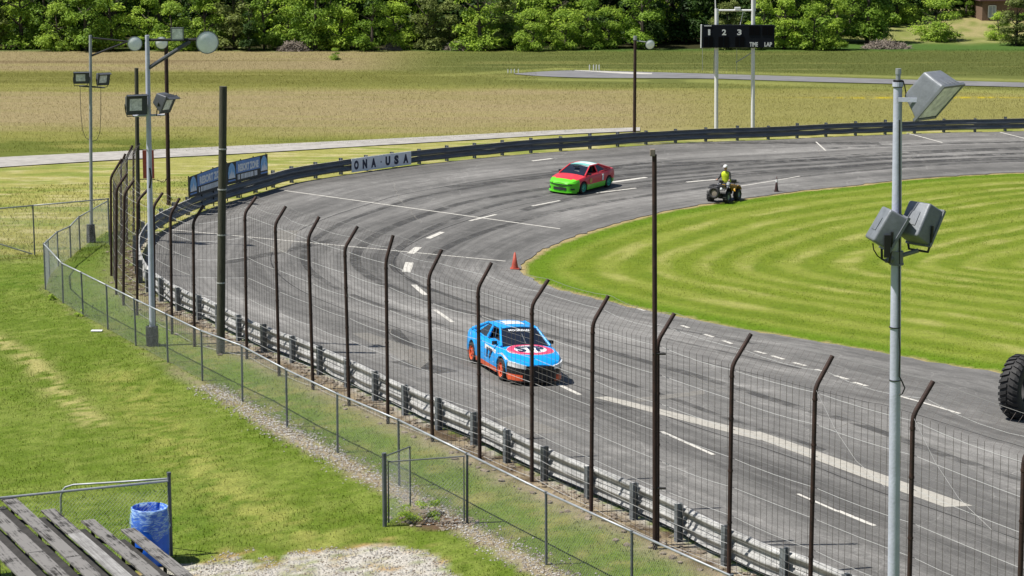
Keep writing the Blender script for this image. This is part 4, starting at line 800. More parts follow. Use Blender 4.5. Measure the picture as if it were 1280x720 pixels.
def place(name, label, pxc, rz, style):
    p = G(*pxc); h = Vector((math.cos(rz), math.sin(rz), 0)); l = Vector((-h.y, h.x, 0)); e = .8
    zf = terr1(*(p+h*e).xy)-terr1(*(p-h*e).xy); zl = terr1(*(p+l*e).xy)-terr1(*(p-l*e).xy)
    c = Car(name, label, p+u*.032, rz, (math.atan2(zl, 2*e), -math.atan2(zf, 2*e)), style); return c
# blue car
rzb = -math.pi/2+math.radians(19)
car = place('race_car', 'blue race car with orange wheels and a pink oval on its bonnet, nearest the fence', (641.5,464.5), rzb, SED); car.root.scale = (1.07,1.05,1.05)
def bface(c, j):
    if abs(c.y) < .66 and -1.5 < c.x < .95 and c.z > .85: return 3
    if c.x > 1.72 and c.z < .60 and j < 4: return 2 if c.z > .28 or abs(c.y) < .5 else 1
    if c.z < .32: return 1
    return 0
car.build(dict(mats=[K_['blue'], K_['orange'], K_['carblack'], K_['inside']], face=bface, roof=K_['blue'], pillar=K_['blue'], rim=K_['rimo'],
  roof_overlay=lambda s, roof, rf, rr, zr: (lambda mb: (mb.grid([[Vector((x, y, zr-.03-abs(x-(rf+rr)/2)*.03+.05*(1-(y/.55)**2)+.006)) for y in np.linspace(-.28,.3,6)] for x in np.linspace(rr+.12, rf-.3, 7)]), mb.build('roof_number_panel', K_['white'], roof, smooth=True)))(MB())))
car.hood_disc('bonnet_logo', 1.36, 0, .47, .71, K_['white'], .006); car.hood_disc('bonnet_logo_ring', 1.36, 0, .455, .69, K_['pink'], .010, .70)
o = text_obj('STP', 'lettering', K_['navy'], car.body, frame((1.36,0,1.), (0,1,0), (-1,0,0)), .4, 0, bold=.02, fit=(.84,.46)); car.drape(o, .012)
for sg in (-1, 1):
    car.fascia('headlight', sg*.40, sg*.81, .47, .57, K_['lamp'], .016, 8, (.04,.09)); car.fascia('corner_skirt', sg*.5, sg*.80, .12, .26, K_['orange'], .016, 6)
car.fascia('grille', -.42, .42, .46, .56, mat('grille_black', (.02,.02,.022), .4, .3, .3, 30), .016); car.fascia('lower_intake', -.5, .5, .17, .40, K_['inside'], .012); car.fascia('splitter', -.78, .78, .10, .135, K_['carblack'], .06)
z0 = .98; wmid = lambda f, y: None
def on_windshield(car, f, body, name, m, size, fit):
    g = car.st['gh']; fb, rf = g['x'][0], g['x'][1]; a = Vector((fb, 0, car.zt(fb))); b = Vector((rf, 0, g['zr']-.03-abs(rf-(rf+g['x'][2])/2)*.03)); d = (b-a).normalized(); p = a.lerp(b, f)+Vector((.072,0,.012))
    return text_obj(body, name, m, car.root, frame(p, (0,1,0), d), .3, .002, bold=.01, fit=fit)
on_windshield(car, .87, 'MOOREHALL', 'windshield_lettering', K_['white'], .1, (.72,.085))
on_windshield(car, .42, 'I', 'windshield_strip', M['railpost'], .1, (.02,.42))
mb = MB()
def side_text(car, body, x, z, m, fit, sg, name='door_number'):
    return text_obj(body, name, m, car.body, frame((x, sg*(car.w(x)+.006), z), (-sg,0,0), (0,0,1)), .4, .003, bold=.02, fit=fit)
for sg in (-1, 1):
    mb = MB(); mb.add([Vector((x, sg*(car.w(x)*(.995 if z < .7 else .975)+.004), z)) for x, z in ((.75,.42),(.85,.78),(-.15,.80),(-.1,.42))], [(0,1,2,3)]); mb.build('door_panel', K_['white'], car.body)
    side_text(car, '17', .35, .60, K_['navy'], (.5,.30), sg)
    mb = MB(); mb.add([Vector((x, sg*(car.w(x)*.975+.008), z)) for x, z in ((.95,.70),(1.35,.80),(1.75,.68),(1.7,.62),(1.3,.73))], [(0,1,2,3,4)]); mb.build('wing_stripe', K_['white'], car.body)
    mb = MB(); mb.add([Vector((x, sg*(car.w(x)*.97+.008), z)) for x, z in ((-1.45,.74),(-1.5,.86),(-2.05,.84),(-2.0,.66))], [(0,1,2,3)]); mb.build('rear_stripe', K_['white'], car.body)
# red and green car
rzr = -math.pi/2-math.radians(31)
SED2 = dict(zx=[-2.2,-2.12,-1.9,-1.5,-1.0,.8,1.3,1.8,2.05,2.2], zz=[.74,.93,.99,1.0,.94,.92,.87,.79,.70,.58], gh=dict(zr=1.35, x=(1.02,.25,-.62,-1.55), bp=-.25))
car = place('race_car', 'red race car with lime green nose and teal wheels entering the turn', (726.5,236.2), rzr, SED2); car.root.scale = (1.0,1.0,.95)
def rface(c, j):
    if abs(c.y) < .66 and -1.5 < c.x < .95 and c.z > .85: return 2
    if c.x > 1.66 and j < 5: return 1
    if c.x > 1.93-.25*abs(c.y)**2: return 1
    if c.z < .50 and j < 4: return 1
    return 0
car.build(dict(mats=[K_['red'], K_['green'], K_['inside']], face=rface, roof=K_['teal'], pillar=K_['red'], rim=K_['rimt'], cage=K_['red'],
  roof_overlay=lambda s, roof, rf, rr, zr: (lambda mb: (mb.grid([[Vector((x, y, zr-.03-abs(x-(rf+rr)/2)*.03+.05*(1-(y/.55)**2)+.006)) for y in np.linspace(-.5,.5,7)] for x in np.linspace(rr+.1, rf-.25, 7)]), mb.build('roof_glare', K_['white'], roof, smooth=True)))(MB())))  # white sheet over the teal roof paints its sun glare
car.fascia('upper_slot', -.62, .62, .50, .535, K_['inside'], .014); car.fascia('lower_intake', -.36, .36, .22, .37, K_['inside'], .014); car.fascia('splitter', -.78, .78, .10, .15, K_['green'], .06)
for sg in (-1, 1): car.fascia('fog_recess', sg*.58, sg*.72, .26, .34, K_['inside'], .014, 4); car.fascia('headlight_cover', sg*.45, sg*.76, .545, .60, K_['green'], .016, 6)
mb = MB(); mb.box((.62,.0,1.27), (.12,.28,.06)); mb.build('sun_visor_strip', K_['carblack'], car.root)
for sg in (-1, 1):
    side_text(car, '1', -.62, .66, K_['white'], (.16,.34), sg)
    mb = MB(); mb.lathe([(.0,.0),(.13,.0)], 20, (.62, sg*(car.w(.6)+.006), .62), Matrix.Rotation(math.pi/2, 3, 'X')); mb.build('door_decal', K_['gold'], car.body)
# ------------------------------------------------------------------ quad bike and rider
rza = -math.pi/2-math.radians(31); pa = G(905,251.5); yel = paint('quad_yellow', (.50,.27,.02))
qd = thing('quad_bike', 'yellow and black quad bike with a tyre on its front bumper, on the infield edge', 'quad bike', pa+u*.02, rza)
mb = MB(); mb.bbox((0,0,.42), (1.25,.36,.26), .05); mb.bbox((.15,0,.58), (.45,.3,.16), .05); mb.build('chassis', M['dark'], qd)
for sx_, nm in ((.58,'front_fender'), (-.58,'rear_fender')):
    mb = MB()
    for sg in (-1, 1):
        rows = [[Vector((sx_+.36*math.cos(a), sg*y, .46+.30*math.sin(a))) for y in (.16,.3,.52)] for a in np.linspace(.15, math.pi-.15, 9)]; mb.grid(rows); mb.grid([[p-u*.02 for p in r] for r in rows])
    mb.bbox((sx_*.95,0,.72), (.5,.34,.10), .04); smooth_part(mb.build(nm, yel if nm == 'rear_fender' else M['dark'], qd), 50)
mb = MB(); mb.bbox((-.22,0,.74), (.62,.28,.12), .05); mb.build('saddle', M['dark'], qd); mb = MB(); mb.bbox((.18,0,.76), (.30,.24,.16), .06); mb.build('fuel_tank', yel, qd)
for x0, nm in ((.72,'front_rack'), (-.72,'rear_rack')):
    mb = MB()
    for k in range(5): mb.tube([(x0-.22+.11*k,-.36,.86), (x0-.22+.11*k,.36,.86)], .014, 6)
    for s_ in (-1, 0, 1): mb.tube([(x0-.24,s_*.36,.86), (x0+.24,s_*.36,.86)], .014, 6)
    for s_ in (-1, 1): mb.tube([(x0,s_*.2,.7), (x0,s_*.25,.86)], .014, 6)
    mb.build(nm, M['dark'], qd)
mb = MB(); mb.bbox((-.76,.05,.93), (.3,.42,.13), .03); mb.build('rear_box', M['dark'], qd)
mb = MB(); mb.tube([(.40,0,.66), (.28,0,1.0)], .025, 8); mb.tube([(.18,-.40,1.04), (.27,-.18,1.02), (.27,.18,1.02), (.18,.40,1.04)], .016, 8); [mb.tube([(.18,s_*.40,1.04), (.165,s_*.29,1.045)], .022, 8) for s_ in (-1,1)]; mb.bbox((.33,0,1.0), (.1,.22,.14), .03); mb.build('handlebar', M['dark'], qd)
for s_ in (-1, 1): mb = MB(); mb.lathe([(.0,.03),(.05,.025),(.07,-.02),(.04,-.06)], 12, (.83,s_*.22,.70), Matrix.Rotation(math.pi/2, 3, 'Y')); mb.build('headlight', M['lens'], qd)
mb = MB(); [mb.tube([(.75,s_*.2,.42), (1.0,s_*.2,.45), (1.02,s_*.2,.72)], .02, 6) for s_ in (-1,1)]; mb.build('bumper', M['dark'], qd)
mb = MB(); Rt = Matrix.Rotation(math.pi/2, 3, 'Y'); mb.lathe([(.17,-.07),(.25,-.09),(.29,-.05),(.295,.0),(.29,.05),(.25,.08),(.17,.06),(.17,-.07)], 24, (1.12,0,.53), Rt); pt = mb.build('bumper_tyre', M['rubber'], qd, smooth=True)
mb = MB(); mb.lathe([(.17,.02),(.08,.03),(.0,.03)], 20, (1.12,0,.53), Rt); mb.build('hub_cover', M['brush'], pt)
for xw in (.60, -.60):
    for sg in (-1, 1):
        Rw = Matrix.Rotation(-sg*math.pi/2, 3, 'X'); c = Vector((xw, sg*.44, .285)); mb = MB(); mb.lathe([(.14,-.12),(.24,-.125),(.278,-.09),(.285,0),(.278,.09),(.24,.125),(.15,.12),(.14,.06)], 22, c, Rw)
        for k in range(18): a = 2*math.pi*k/18; r_ = Matrix.Rotation(a, 3, 'Z'); mb.box(c+Rw @ (r_ @ Vector((.285,0,(.05 if k % 2 else -.05)))), (.025,.035,.13), Rw @ r_)
        wl = mb.build('wheel', M['rubber'], qd); mb = MB(); mb.lathe([(.15,.10),(.13,.07),(.05,.08),(.0,.09)], 16, c, Rw); mb.build('rim', M['galv'], wl)
def skinned(name, verts, edges, radii, parent, mats, pick, root_i=0, sub=2):
    me = bpy.data.meshes.new(name); me.from_pydata(verts, edges, []); o = bpy.data.objects.new(name, me); COL.objects.link(o)
    bm = bmesh.new(); bm.from_mesh(me); ly = bm.verts.layers.skin.verify()
    for v, r in zip(bm.verts, radii):
        v[ly].radius = (r, r) if not isinstance(r, tuple) else r; v[ly].use_root = (v.index == root_i)
    bm.to_mesh(me); bm.free(); sk = o.modifiers.new('s', 'SKIN'); sk.use_smooth_shade = True; ss_ = o.modifiers.new('b', 'SUBSURF'); ss_.levels = ss_.render_levels = sub
    dg = bpy.context.evaluated_depsgraph_get(); m2 = bpy.data.meshes.new_from_object(o.evaluated_get(dg)); bpy.data.objects.remove(o)
    m2.materials.clear(); [m2.materials.append(m) for m in mats]
    for p in m2.polygons: p.material_index = pick(p.center); p.use_smooth = True
    return link(name, m2, parent)
skin = mat('skin', (.42,.24,.17), .6, 0, .08, 20); shirt = mat('dark_shirt', (.02,.02,.024), .9, 0, .2, 20); jeans = mat('grey_trousers', (.22,.23,.25), .9, 0, .2, 20); vest = mat('hi_vis_vest', (.50,.62,.02), .7, 0, .12, 14, .3, 20)
pr = thing('person', 'rider in a yellow high-visibility vest and white cap sitting astride the quad bike', 'person', pa+u*.02, rza)
V = [(-.25,0,.86),(-.24,0,1.02),(-.20,0,1.20),(-.17,0,1.36),(-.15,0,1.46),(-.13,0,1.53),(-.11,0,1.62),(-.10,0,1.71)]; E = [(i,i+1) for i in range(7)]; Rd = [(.17,.14),(.16,.12),(.18,.125),(.17,.11),(.07,.07),(.055,.055),(.085,.095),(.07,.08)]
for s_ in (-1, 1):
    i = len(V); V += [(-.17,s_*.19,1.40),(-.08,s_*.28,1.18),(.10,s_*.33,1.07),(.155,s_*.345,1.06)]; Rd += [.075,.055,.042,.03]; E += [(3,i),(i,i+1),(i+1,i+2),(i+2,i+3)]
    for f in range(4):
        j = len(V); dy = (-.03+.02*f); V += [(.195,s_*.345+dy,1.072-.002*f),(.205,s_*.345+dy,1.05),(.19,s_*.345+dy,1.03)]; Rd += [.010,.009,.008]; E += [(i+3,j),(j,j+1),(j+1,j+2)]
    j = len(V); V += [(.165,s_*.30,1.045),(.18,s_*.29,1.03)]; Rd += [.011,.009]; E += [(i+3,j),(j,j+1)]
    i = len(V); V += [(-.16,s_*.17,.85),(.16,s_*.27,.80),(.14,s_*.30,.45),(.12,s_*.30,.37),(.24,s_*.31,.34)]; Rd += [.11,.08,.06,.05,.045]; E += [(0,i),(i,i+1),(i+1,i+2),(i+2,i+3),(i+3,i+4)]
def pk(c):
    if c.z > 1.50: return 0
    if c.x > .12 and c.z > .98 and abs(c.y) > .22: return 0
    if c.z < .42: return 3
    if c.z < .96 and not (c.z > .93 and c.x < -.3): return 2
    return 1
skinned('body', V, E, Rd, pr, [skin, shirt, jeans, M['dark']], pk)
mb = MB(); rows = []
for z, a, b, x in ((.93,.19,.235,-.25),(1.05,.185,.24,-.24),(1.2,.185,.26,-.205),(1.33,.175,.26,-.18),(1.42,.15,.21,-.165),(1.47,.09,.10,-.155)): rows.append([Vector((x+a*math.cos(t_), b*math.sin(t_), z)) for t_ in np.linspace(0, 2*math.pi, 25)])
mb.grid(rows); mb.build('vest', vest, pr, smooth=True)
mb = MB(); mb.lathe([(.108,0),(.112,.03),(.10,.075),(.06,.11),(.0,.12)], 18, (-.11,0,1.69)); mb.bbox((.03,0,1.695), (.12,.15,.014), .005); mb.build('cap', M['white'], pr, smooth=True)
for nm, vs in (('eyes', ((-.022,.035,1.655),(-.022,-.035,1.655))), ('nose', ((-.008,0,1.63),)), ('mouth', ((-.02,0,1.585),)), ('ears', ((-.11,.092,1.64),(-.11,-.092,1.64)))):
    mb = MB()
    for v_ in vs: mb.bbox(v_, dict(eyes=(.012,.022,.012), nose=(.03,.02,.035), mouth=(.012,.045,.010), ears=(.03,.014,.05))[nm], .004)
    mb.build(nm, M['dark'] if nm == 'eyes' else skin if nm != 'mouth' else M['red'], pr)
# ------------------------------------------------------------------ cones, big tyre, barrel, bleachers
def cone(px, h, r, label, m, band):
    p = G(*px)+u*.03; t = thing('traffic_cone', label, 'traffic cone', p); mb = MB(); mb.lathe([(r,.03),(r*.72,h*.35),(r*.2,h),(r*.12,h),(r*.1,h-.03)], 20, (0,0,0)); mb.build('cone', m, t, smooth=True)
    mb = MB(); mb.bbox((0,0,.018), (r*2.5,r*2.5,.035), .008); mb.build('base', m, t)
    if band:
        mb = MB(); f = lambda z: float(np.interp(z/h, [.03/h,.35,1], [r,r*.72,r*.2]))+.004; z0, z1 = h*.62, h*.8; mb.lathe([(f(z0),z0),(f(z1),z1)], 20); mb.build('reflective_band', M['white'], t, smooth=True)
cone((643.5,337), .68, .15, 'faded orange traffic cone at the tip of the infield', M['conered'], False)
cone((970.5,240), .78, .10, 'dark red traffic cone with a white band at the far infield edge', M['conedk'], True)
cT = at(1274, 533, 0); ax = Vector((.80,-.60,0)); Rv = .92; wd = .56
tt_ = thing('tractor_tyre', 'huge black tractor tyre standing on the track edge at the right', 'tyre', (cT.x, cT.y+.1, terr1(cT.x, cT.y)))
Rt = Matrix((Vector((0,0,1)).cross(ax), Vector((0,0,1)), ax)).transposed(); c = Vector((0,0,Rv+.02)); mb = MB()
mb.lathe([(.42,-.20),(.46,-.25),(.70,-.28),(.82,-.26),(.88,-.18),(.89,0),(.88,.18),(.82,.26),(.70,.28),(.46,.25),(.42,.20),(.40,0),(.42,-.20)], 48, c, Rt); ty = mb.build('carcass', M['rubber'], tt_, smooth=True)
for k in range(30):
    for sg in (-1, 1):
        a = 2*math.pi*(k+(.5 if sg > 0 else 0))/30; mb = MB(); rows = []
        for i in range(6):
            f = i/5; z = sg*(.02+.27*f); aa = a+.11*f; rr = .93-.07*max(0, f-.6)/.4; row = [Vector((math.cos(aa+d)*r_, math.sin(aa+d)*r_, z)) for d, r_ in ((-.06,.84),(-.052,rr),(.052,rr),(.06,.84))]; rows.append([Rt @ p+c for p in row])
        mb.grid(rows); mb.add(rows[0], [(0,1,2,3)]); mb.add(rows[-1], [(3,2,1,0)]); mb.build('tread_lug', M['rubber'], ty)
mb = MB(); mb.bbox(at(121,414.5)+u*.03, (.36,.22,.03), .008); tag(mb.build('white_board', M['white']), 'small white board scrap lying on the lawn edge by the curving fence', 'board')
# barrel with a clear bag
pb = at(189,703); bl = thing('trash_barrel', 'blue plastic trash barrel with a clear bag over its rim beside the bleachers', 'barrel', pb); Rb = .40; Hb = 1.22
mb = MB(); mb.lathe([(.0,0),(Rb*.9,0),(Rb*.95,.06),(Rb*.99,.3),(Rb,.36),(Rb*.985,.38),(Rb,.42),(Rb,.72),(Rb*.985,.75),(Rb,.78),(Rb*.97,1.0),(Rb*.93,Hb-.05),(Rb*.95,Hb),(Rb*.90,Hb),(Rb*.86,Hb-.08),(Rb*.9,.1),(.0,.08)], 40); smooth_part(mb.build('drum', M['barrel'], bl), 50)
bm_rows = []; r_ = np.random.default_rng(5)
for z, k in ((.70,1.04),(.80,1.07),(.92,1.05),(1.02,1.03),(1.13,.99),(Hb+.012,.975),(Hb+.012,.90),(Hb-.10,.82),(.9,.72)):
    bm_rows.append([Vector((math.cos(a)*Rb*(k+.02*math.sin(9*a+z*9)+.012*math.sin(23*a)), math.sin(a)*Rb*(k+.02*math.sin(9*a+z*9)+.012*math.sin(23*a)), z+(.10*math.sin(3*a+1)+.05*math.sin(7*a) if z < .75 else 0))) for a in np.linspace(0, 2*math.pi, 49)])
mb = MB(); mb.grid(bm_rows); mb.build('clear_bag', M['bag'], bl, smooth=True)
# bleachers: six rows of planks stepping down towards the lawn
ends = [(-101,594),(-50,609),(1,622.5),(51,637.5),(101,650.5),(151,661.5)]
zs = [2.0+.235*(5-k) for k in range(6)]; E0 = [at(x, y, z) for (x, y), z in zip(ends, zs)]; dirp = (at(144,720,zs[3])-E0[3]).normalized()
br = thing('bleachers', 'weathered grey wooden bleachers with rows of plank seats at the lower left', 'bleachers', (E0[5].x, E0[5].y, 1.0)); wp = .29; side = Vector((dirp.y, -dirp.x, 0)); side = side if side.x < 0 else -side
side = -side
Rp = Matrix((side, dirp, Vector((0,0,1)))).transposed()
def plank_mat(name, lo, hi, knots):
    m = bpy.data.materials.new(name); m.use_nodes = True; N = m.node_tree; L = N.links; b = N.nodes['Principled BSDF']; b.inputs['Roughness'].default_value = .9; b.inputs['Specular IOR Level'].default_value = .2
    tc = N.nodes.new('ShaderNodeTexCoord'); oi = N.nodes.new('ShaderNodeObjectInfo'); ml = N.nodes.new('ShaderNodeMath'); ml.operation = 'MULTIPLY'; ml.inputs[1].default_value = 37.; L.new(oi.outputs['Random'], ml.inputs[0])
    ad = N.nodes.new('ShaderNodeVectorMath'); ad.operation = 'ADD'; L.new(tc.outputs['Object'], ad.inputs[0]); L.new(ml.outputs[0], ad.inputs[1])
    mp = N.nodes.new('ShaderNodeMapping'); mp.inputs['Scale'].default_value = (26, 1.1, 26); L.new(ad.outputs[0], mp.inputs[0])
    n1 = N.nodes.new('ShaderNodeTexNoise'); n1.inputs['Scale'].default_value = 1.; n1.inputs['Detail'].default_value = 5; n1.inputs['Roughness'].default_value = .7; L.new(mp.outputs[0], n1.inputs['Vector'])
    n2 = N.nodes.new('ShaderNodeTexNoise'); n2.inputs['Scale'].default_value = 2.2; n2.inputs['Detail'].default_value = 6; n2.inputs['Roughness'].default_value = .7; L.new(ad.outputs[0], n2.inputs['Vector'])
    a = N.nodes.new('ShaderNodeMath'); a.operation = 'MULTIPLY_ADD'; a.inputs[1].default_value = knots; L.new(n2.outputs[0], a.inputs[0]); L.new(n1.outputs[0], a.inputs[2])
    r = N.nodes.new('ShaderNodeValToRGB'); r.color_ramp.elements[0].position = .36+knots*.46; r.color_ramp.elements[1].position = .64+knots*.70; r.color_ramp.elements[0].color = (*lo, 1); r.color_ramp.elements[1].color = (*hi, 1); L.new(a.outputs[0], r.inputs[0]); L.new(r.outputs[0], b.inputs['Base Color'])
    bp = N.nodes.new('ShaderNodeBump'); bp.inputs['Strength'].default_value = .5; bp.inputs['Distance'].default_value = .01; L.new(n1.outputs[0], bp.inputs['Height']); L.new(bp.outputs[0], b.inputs['Normal']); return m
plk = plank_mat('weathered_plank_grain', (.018,.017,.016), (.165,.160,.155), 1.0); plk_l = plank_mat('newer_plank_grain', (.13,.127,.125), (.30,.30,.295), .6)
for k in range(6):
    o0 = E0[k]+side*wp/2; L = 0
    for j, ln in enumerate(((2.35,2.6,5),(2.2,3,5),(1.3,3.4,5),(1.95,4.2,4),(2.6,3.2,4),(3.4,3.2,4))[k]):
        ln_ = ln-.008; c = o0+dirp*(L+ln/2)+Vector((0,0,-.022+random.uniform(-.006,.006))); mb = MB(); mb.bbox((0,0,0), (wp*random.uniform(.95,1.02), ln_, .045), .007); o = mb.build('plank', plk_l if (k, j) == (3, 1) else plk, br); L += ln
        o.location = c-br.location; o.rotation_euler = Rp.to_euler(); o.rotation_euler.z += random.uniform(-.004,.004)
    for dd in (.35, 2.4, 4.6, 6.8, 9.):
        c = o0+dirp*dd; mb = MB(); mb.box(c+Vector((0,0,-.045-.15)), (.06,.06,.29), Rp); mb.box(c+Vector((0,0,-.06)), (wp*.8,.05,.03), Rp); mb.build('seat_bracket', M['dark'], br, world=True)
    if k < 5:
        fb_ = o0+side*.50; c = fb_+dirp*5+Vector((0,0,-.40)); mb = MB(); mb.bbox(c+Vector((0,0,-.06)), (wp*1.35, 9.4, .045), .007, Rp); mb.build('shade_foot_plank', M['footshade'], br, world=True)  # near black and extra wide, painting shadow into the gaps between seats
for dd in (.35, 2.4, 4.6, 6.8, 9.):
    a = E0[0]+side*wp/2+dirp*dd+Vector((-.3,0,-.38)); b_ = E0[5]+side*wp/2+dirp*dd+Vector((0.2,0,-.40)); mb = MB(); mb.tube([a, b_], .045, 6)
    for k in range(6): p = E0[k]+side*wp/2+dirp*dd; mb.tube([Vector((p.x,p.y,.9)), Vector((p.x,p.y,p.z-.3))], .03, 6)
    mb.build('support_frame', M['dark'], br, world=True)
# rubble along the rail, dirt by the gate
mb = MB(); rr = random.Random(4)
def clod(mb, p, s):
    bm = bmesh.new(); bmesh.ops.create_icosphere(bm, subdivisions=1, radius=s)
    for v in bm.verts: v.co *= rr.uniform(.65, 1.25); v.co.z *= .55
    mb.bm(bm, p)
for k in range(1700):
    s = rr.uniform(ss0, ss1); p = rail_pt(s)
    if p.y > 92: continue
    p = p-rail_n(s)*abs(rr.gauss(.3, .42)); clod(mb, p+u*.01, rr.uniform(.02, .11))
for k in range(60): p = at(545+rr.gauss(0,28), 651+rr.gauss(0,5)); clod(mb, p, rr.uniform(.03,.09))
for k in range(500): p = at(rr.uniform(210,560), rr.uniform(690,735)); clod(mb, p, rr.uniform(.012,.03)) if False else None
def pebble(mb, p, s):
    V_ = [p+Vector((s*rr.uniform(.6,1.2),0,0)), p+Vector((0,s*rr.uniform(.6,1.2),0)), p-Vector((s*rr.uniform(.6,1.2),0,0)), p-Vector((0,s*rr.uniform(.6,1.2),0)), p+Vector((0,0,s*.7))]; mb.add(V_, [(0,1,4),(1,2,4),(2,3,4),(3,0,4)], rr.choice((0,0,1,2)))
pm = MB()
for k in range(5200):
    f = rr.uniform(11.2, 19); i0 = int(f); i0 = min(i0, 18); a_ = chain_base[i0].lerp(chain_base[i0+1], f-i0); d_ = (chain_base[i0+1]-chain_base[i0]).normalized(); q_ = a_+Vector((d_.y, -d_.x, 0))*rr.gauss(.18, .30); pebble(pm, q_+u*.012, rr.uniform(.012, .04))
qs = [at(rr.uniform(205,575), rr.uniform(684,745)) for k in range(5000)]; gcs = ground_colour(np.array([q_.x for q_ in qs]), np.array([q_.y for q_ in qs]))
for q_, gcq in zip(qs, gcs):
    if gcq[1] < gcq[0]*1.02: pebble(pm, q_+u*.012, rr.uniform(.010, .032))
tag(pm.build('gravel_stones', [M['gravel'], M['soil'], M['conc']]), 'pale loose gravel stones along the fence base and beside the bleachers', 'gravel', kind='stuff')
tag(mb.build('rubble', M['soil']), 'loose dirt clods and stones scattered along the base of the guardrail', 'rubble', kind='stuff')
# ------------------------------------------------------------------ trees
def leaf_mat(name, dk, lt):
    m = bpy.data.materials.new(name); m.use_nodes = True; N = m.node_tree; L = N.links; b = N.nodes['Principled BSDF']; b.inputs['Roughness'].default_value = .6; b.inputs['Specular IOR Level'].default_value = .25
    a = N.nodes.new('ShaderNodeAttribute'); a.attribute_name = 'leaf'; oi = N.nodes.new('ShaderNodeObjectInfo')
    ad = N.nodes.new('ShaderNodeMath'); ad.operation = 'MULTIPLY_ADD'; L.new(oi.outputs['Random'], ad.inputs[0]); ad.inputs[1].default_value = .35; L.new(a.outputs['Fac'], ad.inputs[2])
    r = N.nodes.new('ShaderNodeValToRGB'); r.color_ramp.elements[0].color = (*dk, 1); r.color_ramp.elements[1].color = (*lt, 1); r.color_ramp.elements[0].position = .1; r.color_ramp.elements[1].position = 1.15 if False else 1.0; L.new(ad.outputs[0], r.inputs[0]); L.new(r.outputs[0], b.inputs['Base Color'])
    tr = N.nodes.new('ShaderNodeBsdfTranslucent'); L.new(r.outputs[0], tr.inputs[0]); mx = N.nodes.new('ShaderNodeMixShader'); mx.inputs[0].default_value = .45; L.new(b.outputs[0], mx.inputs[1]); L.new(tr.outputs[0], mx.inputs[2]); L.new(mx.outputs[0], N.nodes['Material Output'].inputs[0]); return m
LM = [leaf_mat('leaf_fresh', (.095,.19,.018), (.48,.64,.08)), leaf_mat('leaf_mid', (.055,.125,.014), (.31,.47,.055)), leaf_mat('leaf_dark', (.018,.05,.010), (.09,.165,.028)), leaf_mat('leaf_olive', (.09,.12,.03), (.28,.34,.09))]
def crown_mesh(seed, H, Wd, z0, nb, nl, ls, m, cone_=0.):
    g = np.random.default_rng(seed); P = []; Nn = []; C = []
    for k in range(nb):
        f = g.uniform(0, 1)**.9 if k > nb*.3 else g.uniform(-.02, .12); z = z0+(H-z0)*(.06+.88*f); wr = Wd*(math.sin(math.pi*min(.97, .34+.62*f))**.6)*(1-cone_*f); a = g.uniform(0, 2*math.pi); r = wr*math.sqrt(g.uniform(.05, 1))*.78
        c = np.array([math.cos(a)*r, math.sin(a)*r, z]); R_ = Wd*g.uniform(.24, .44); n = int(nl/nb); d = g.normal(size=(n, 3)); d /= np.linalg.norm(d, axis=1)[:, None]; d[:,2] = np.where(d[:,2] < -.35, -d[:,2]*.6, d[:,2])
        rad = R_*g.uniform(.35, 1.08, n)**.5*(1+.25*np.sin(d[:,0]*7+k)*np.cos(d[:,1]*6)); P.append(c+d*rad[:,None]*np.array([1,1,.8])); Nn.append(d*.6+np.array([-.12,0,.6])+g.normal(0,.42,(n,3))); C.append(np.clip(g.normal(.36, .16, n)+g.uniform(-.14,.18), 0, 1))
    P = np.concatenate(P); Nn = np.concatenate(Nn); C = np.concatenate(C); Nn /= np.linalg.norm(Nn, axis=1)[:, None]; n = len(P)
    t = np.cross(Nn, g.normal(size=(n, 3))); t /= np.linalg.norm(t, axis=1)[:, None]; b = np.cross(Nn, t); s = (ls*g.uniform(.55, 1.35, n))[:, None]
    V = np.stack([P+t*s*.75, P+b*s*.38, P-t*s*.75, P-b*s*.38], 1); me = bpy.data.meshes.new('crown'); me.vertices.add(4*n); me.vertices.foreach_set('co', V.ravel()); me.loops.add(4*n); me.loops.foreach_set('vertex_index', np.arange(4*n, dtype=np.int32)); me.polygons.add(n); me.polygons.foreach_set('loop_start', np.arange(n, dtype=np.int32)*4); me.update(calc_edges=True)
    me.attributes.new('leaf', 'FLOAT', 'POINT').data.foreach_set('value', np.repeat(C, 4).astype(np.float32)); me.materials.append(m); return me
def trunk_mesh(seed, H, Wd, r):
    g = random.Random(seed); mb = MB(); top = Vector((g.uniform(-.3,.3), g.uniform(-.3,.3), H*.75)); mb.tube([(0,0,-.3), top*.3+Vector((g.uniform(-.1,.1),0,0)), top*.65, top], [r*1.25, r, r*.65, r*.2], 8)
    for k in range(7):
        f = g.uniform(.25, .85); p = top*f; a = g.uniform(0, 6.28); e = p+Vector((math.cos(a)*Wd*.6, math.sin(a)*Wd*.6, H*g.uniform(.08,.25))); mb.tube([p, p.lerp(e, .5)+Vector((0,0,-.1)), e], [r*.5, r*.3, r*.1], 6)
    o = mb.build('trunk', M['bark']); me = o.data; bpy.data.objects.remove(o); return me
VAR = []   # crown, trunk, height
for k in range(6):
    H = (6.2,7.0,5.4,8.0,6.6,5.8)[k]; Wd = (2.6,2.4,2.7,2.5,2.2,2.3)[k]; VAR.append((crown_mesh(100+k, H, Wd, -.1 if k != 3 else .2, 26, 7000, .17, LM[(0,1,0,1,0,3)[k]]), trunk_mesh(k, H, Wd, .16), H))
TALL = []
for k in range(4): H = (13,15,12,16)[k]; TALL.append((crown_mesh(200+k, H, 4.0, .0, 50, 11000, .32, LM[(2,1,2,2)[k]]), trunk_mesh(20+k, H, 3.5, .28), H))
CON = (crown_mesh(300, 9, 1.7, .4, 40, 5200, .2, LM[2], .75), trunk_mesh(40, 9, .8, .14), 9)
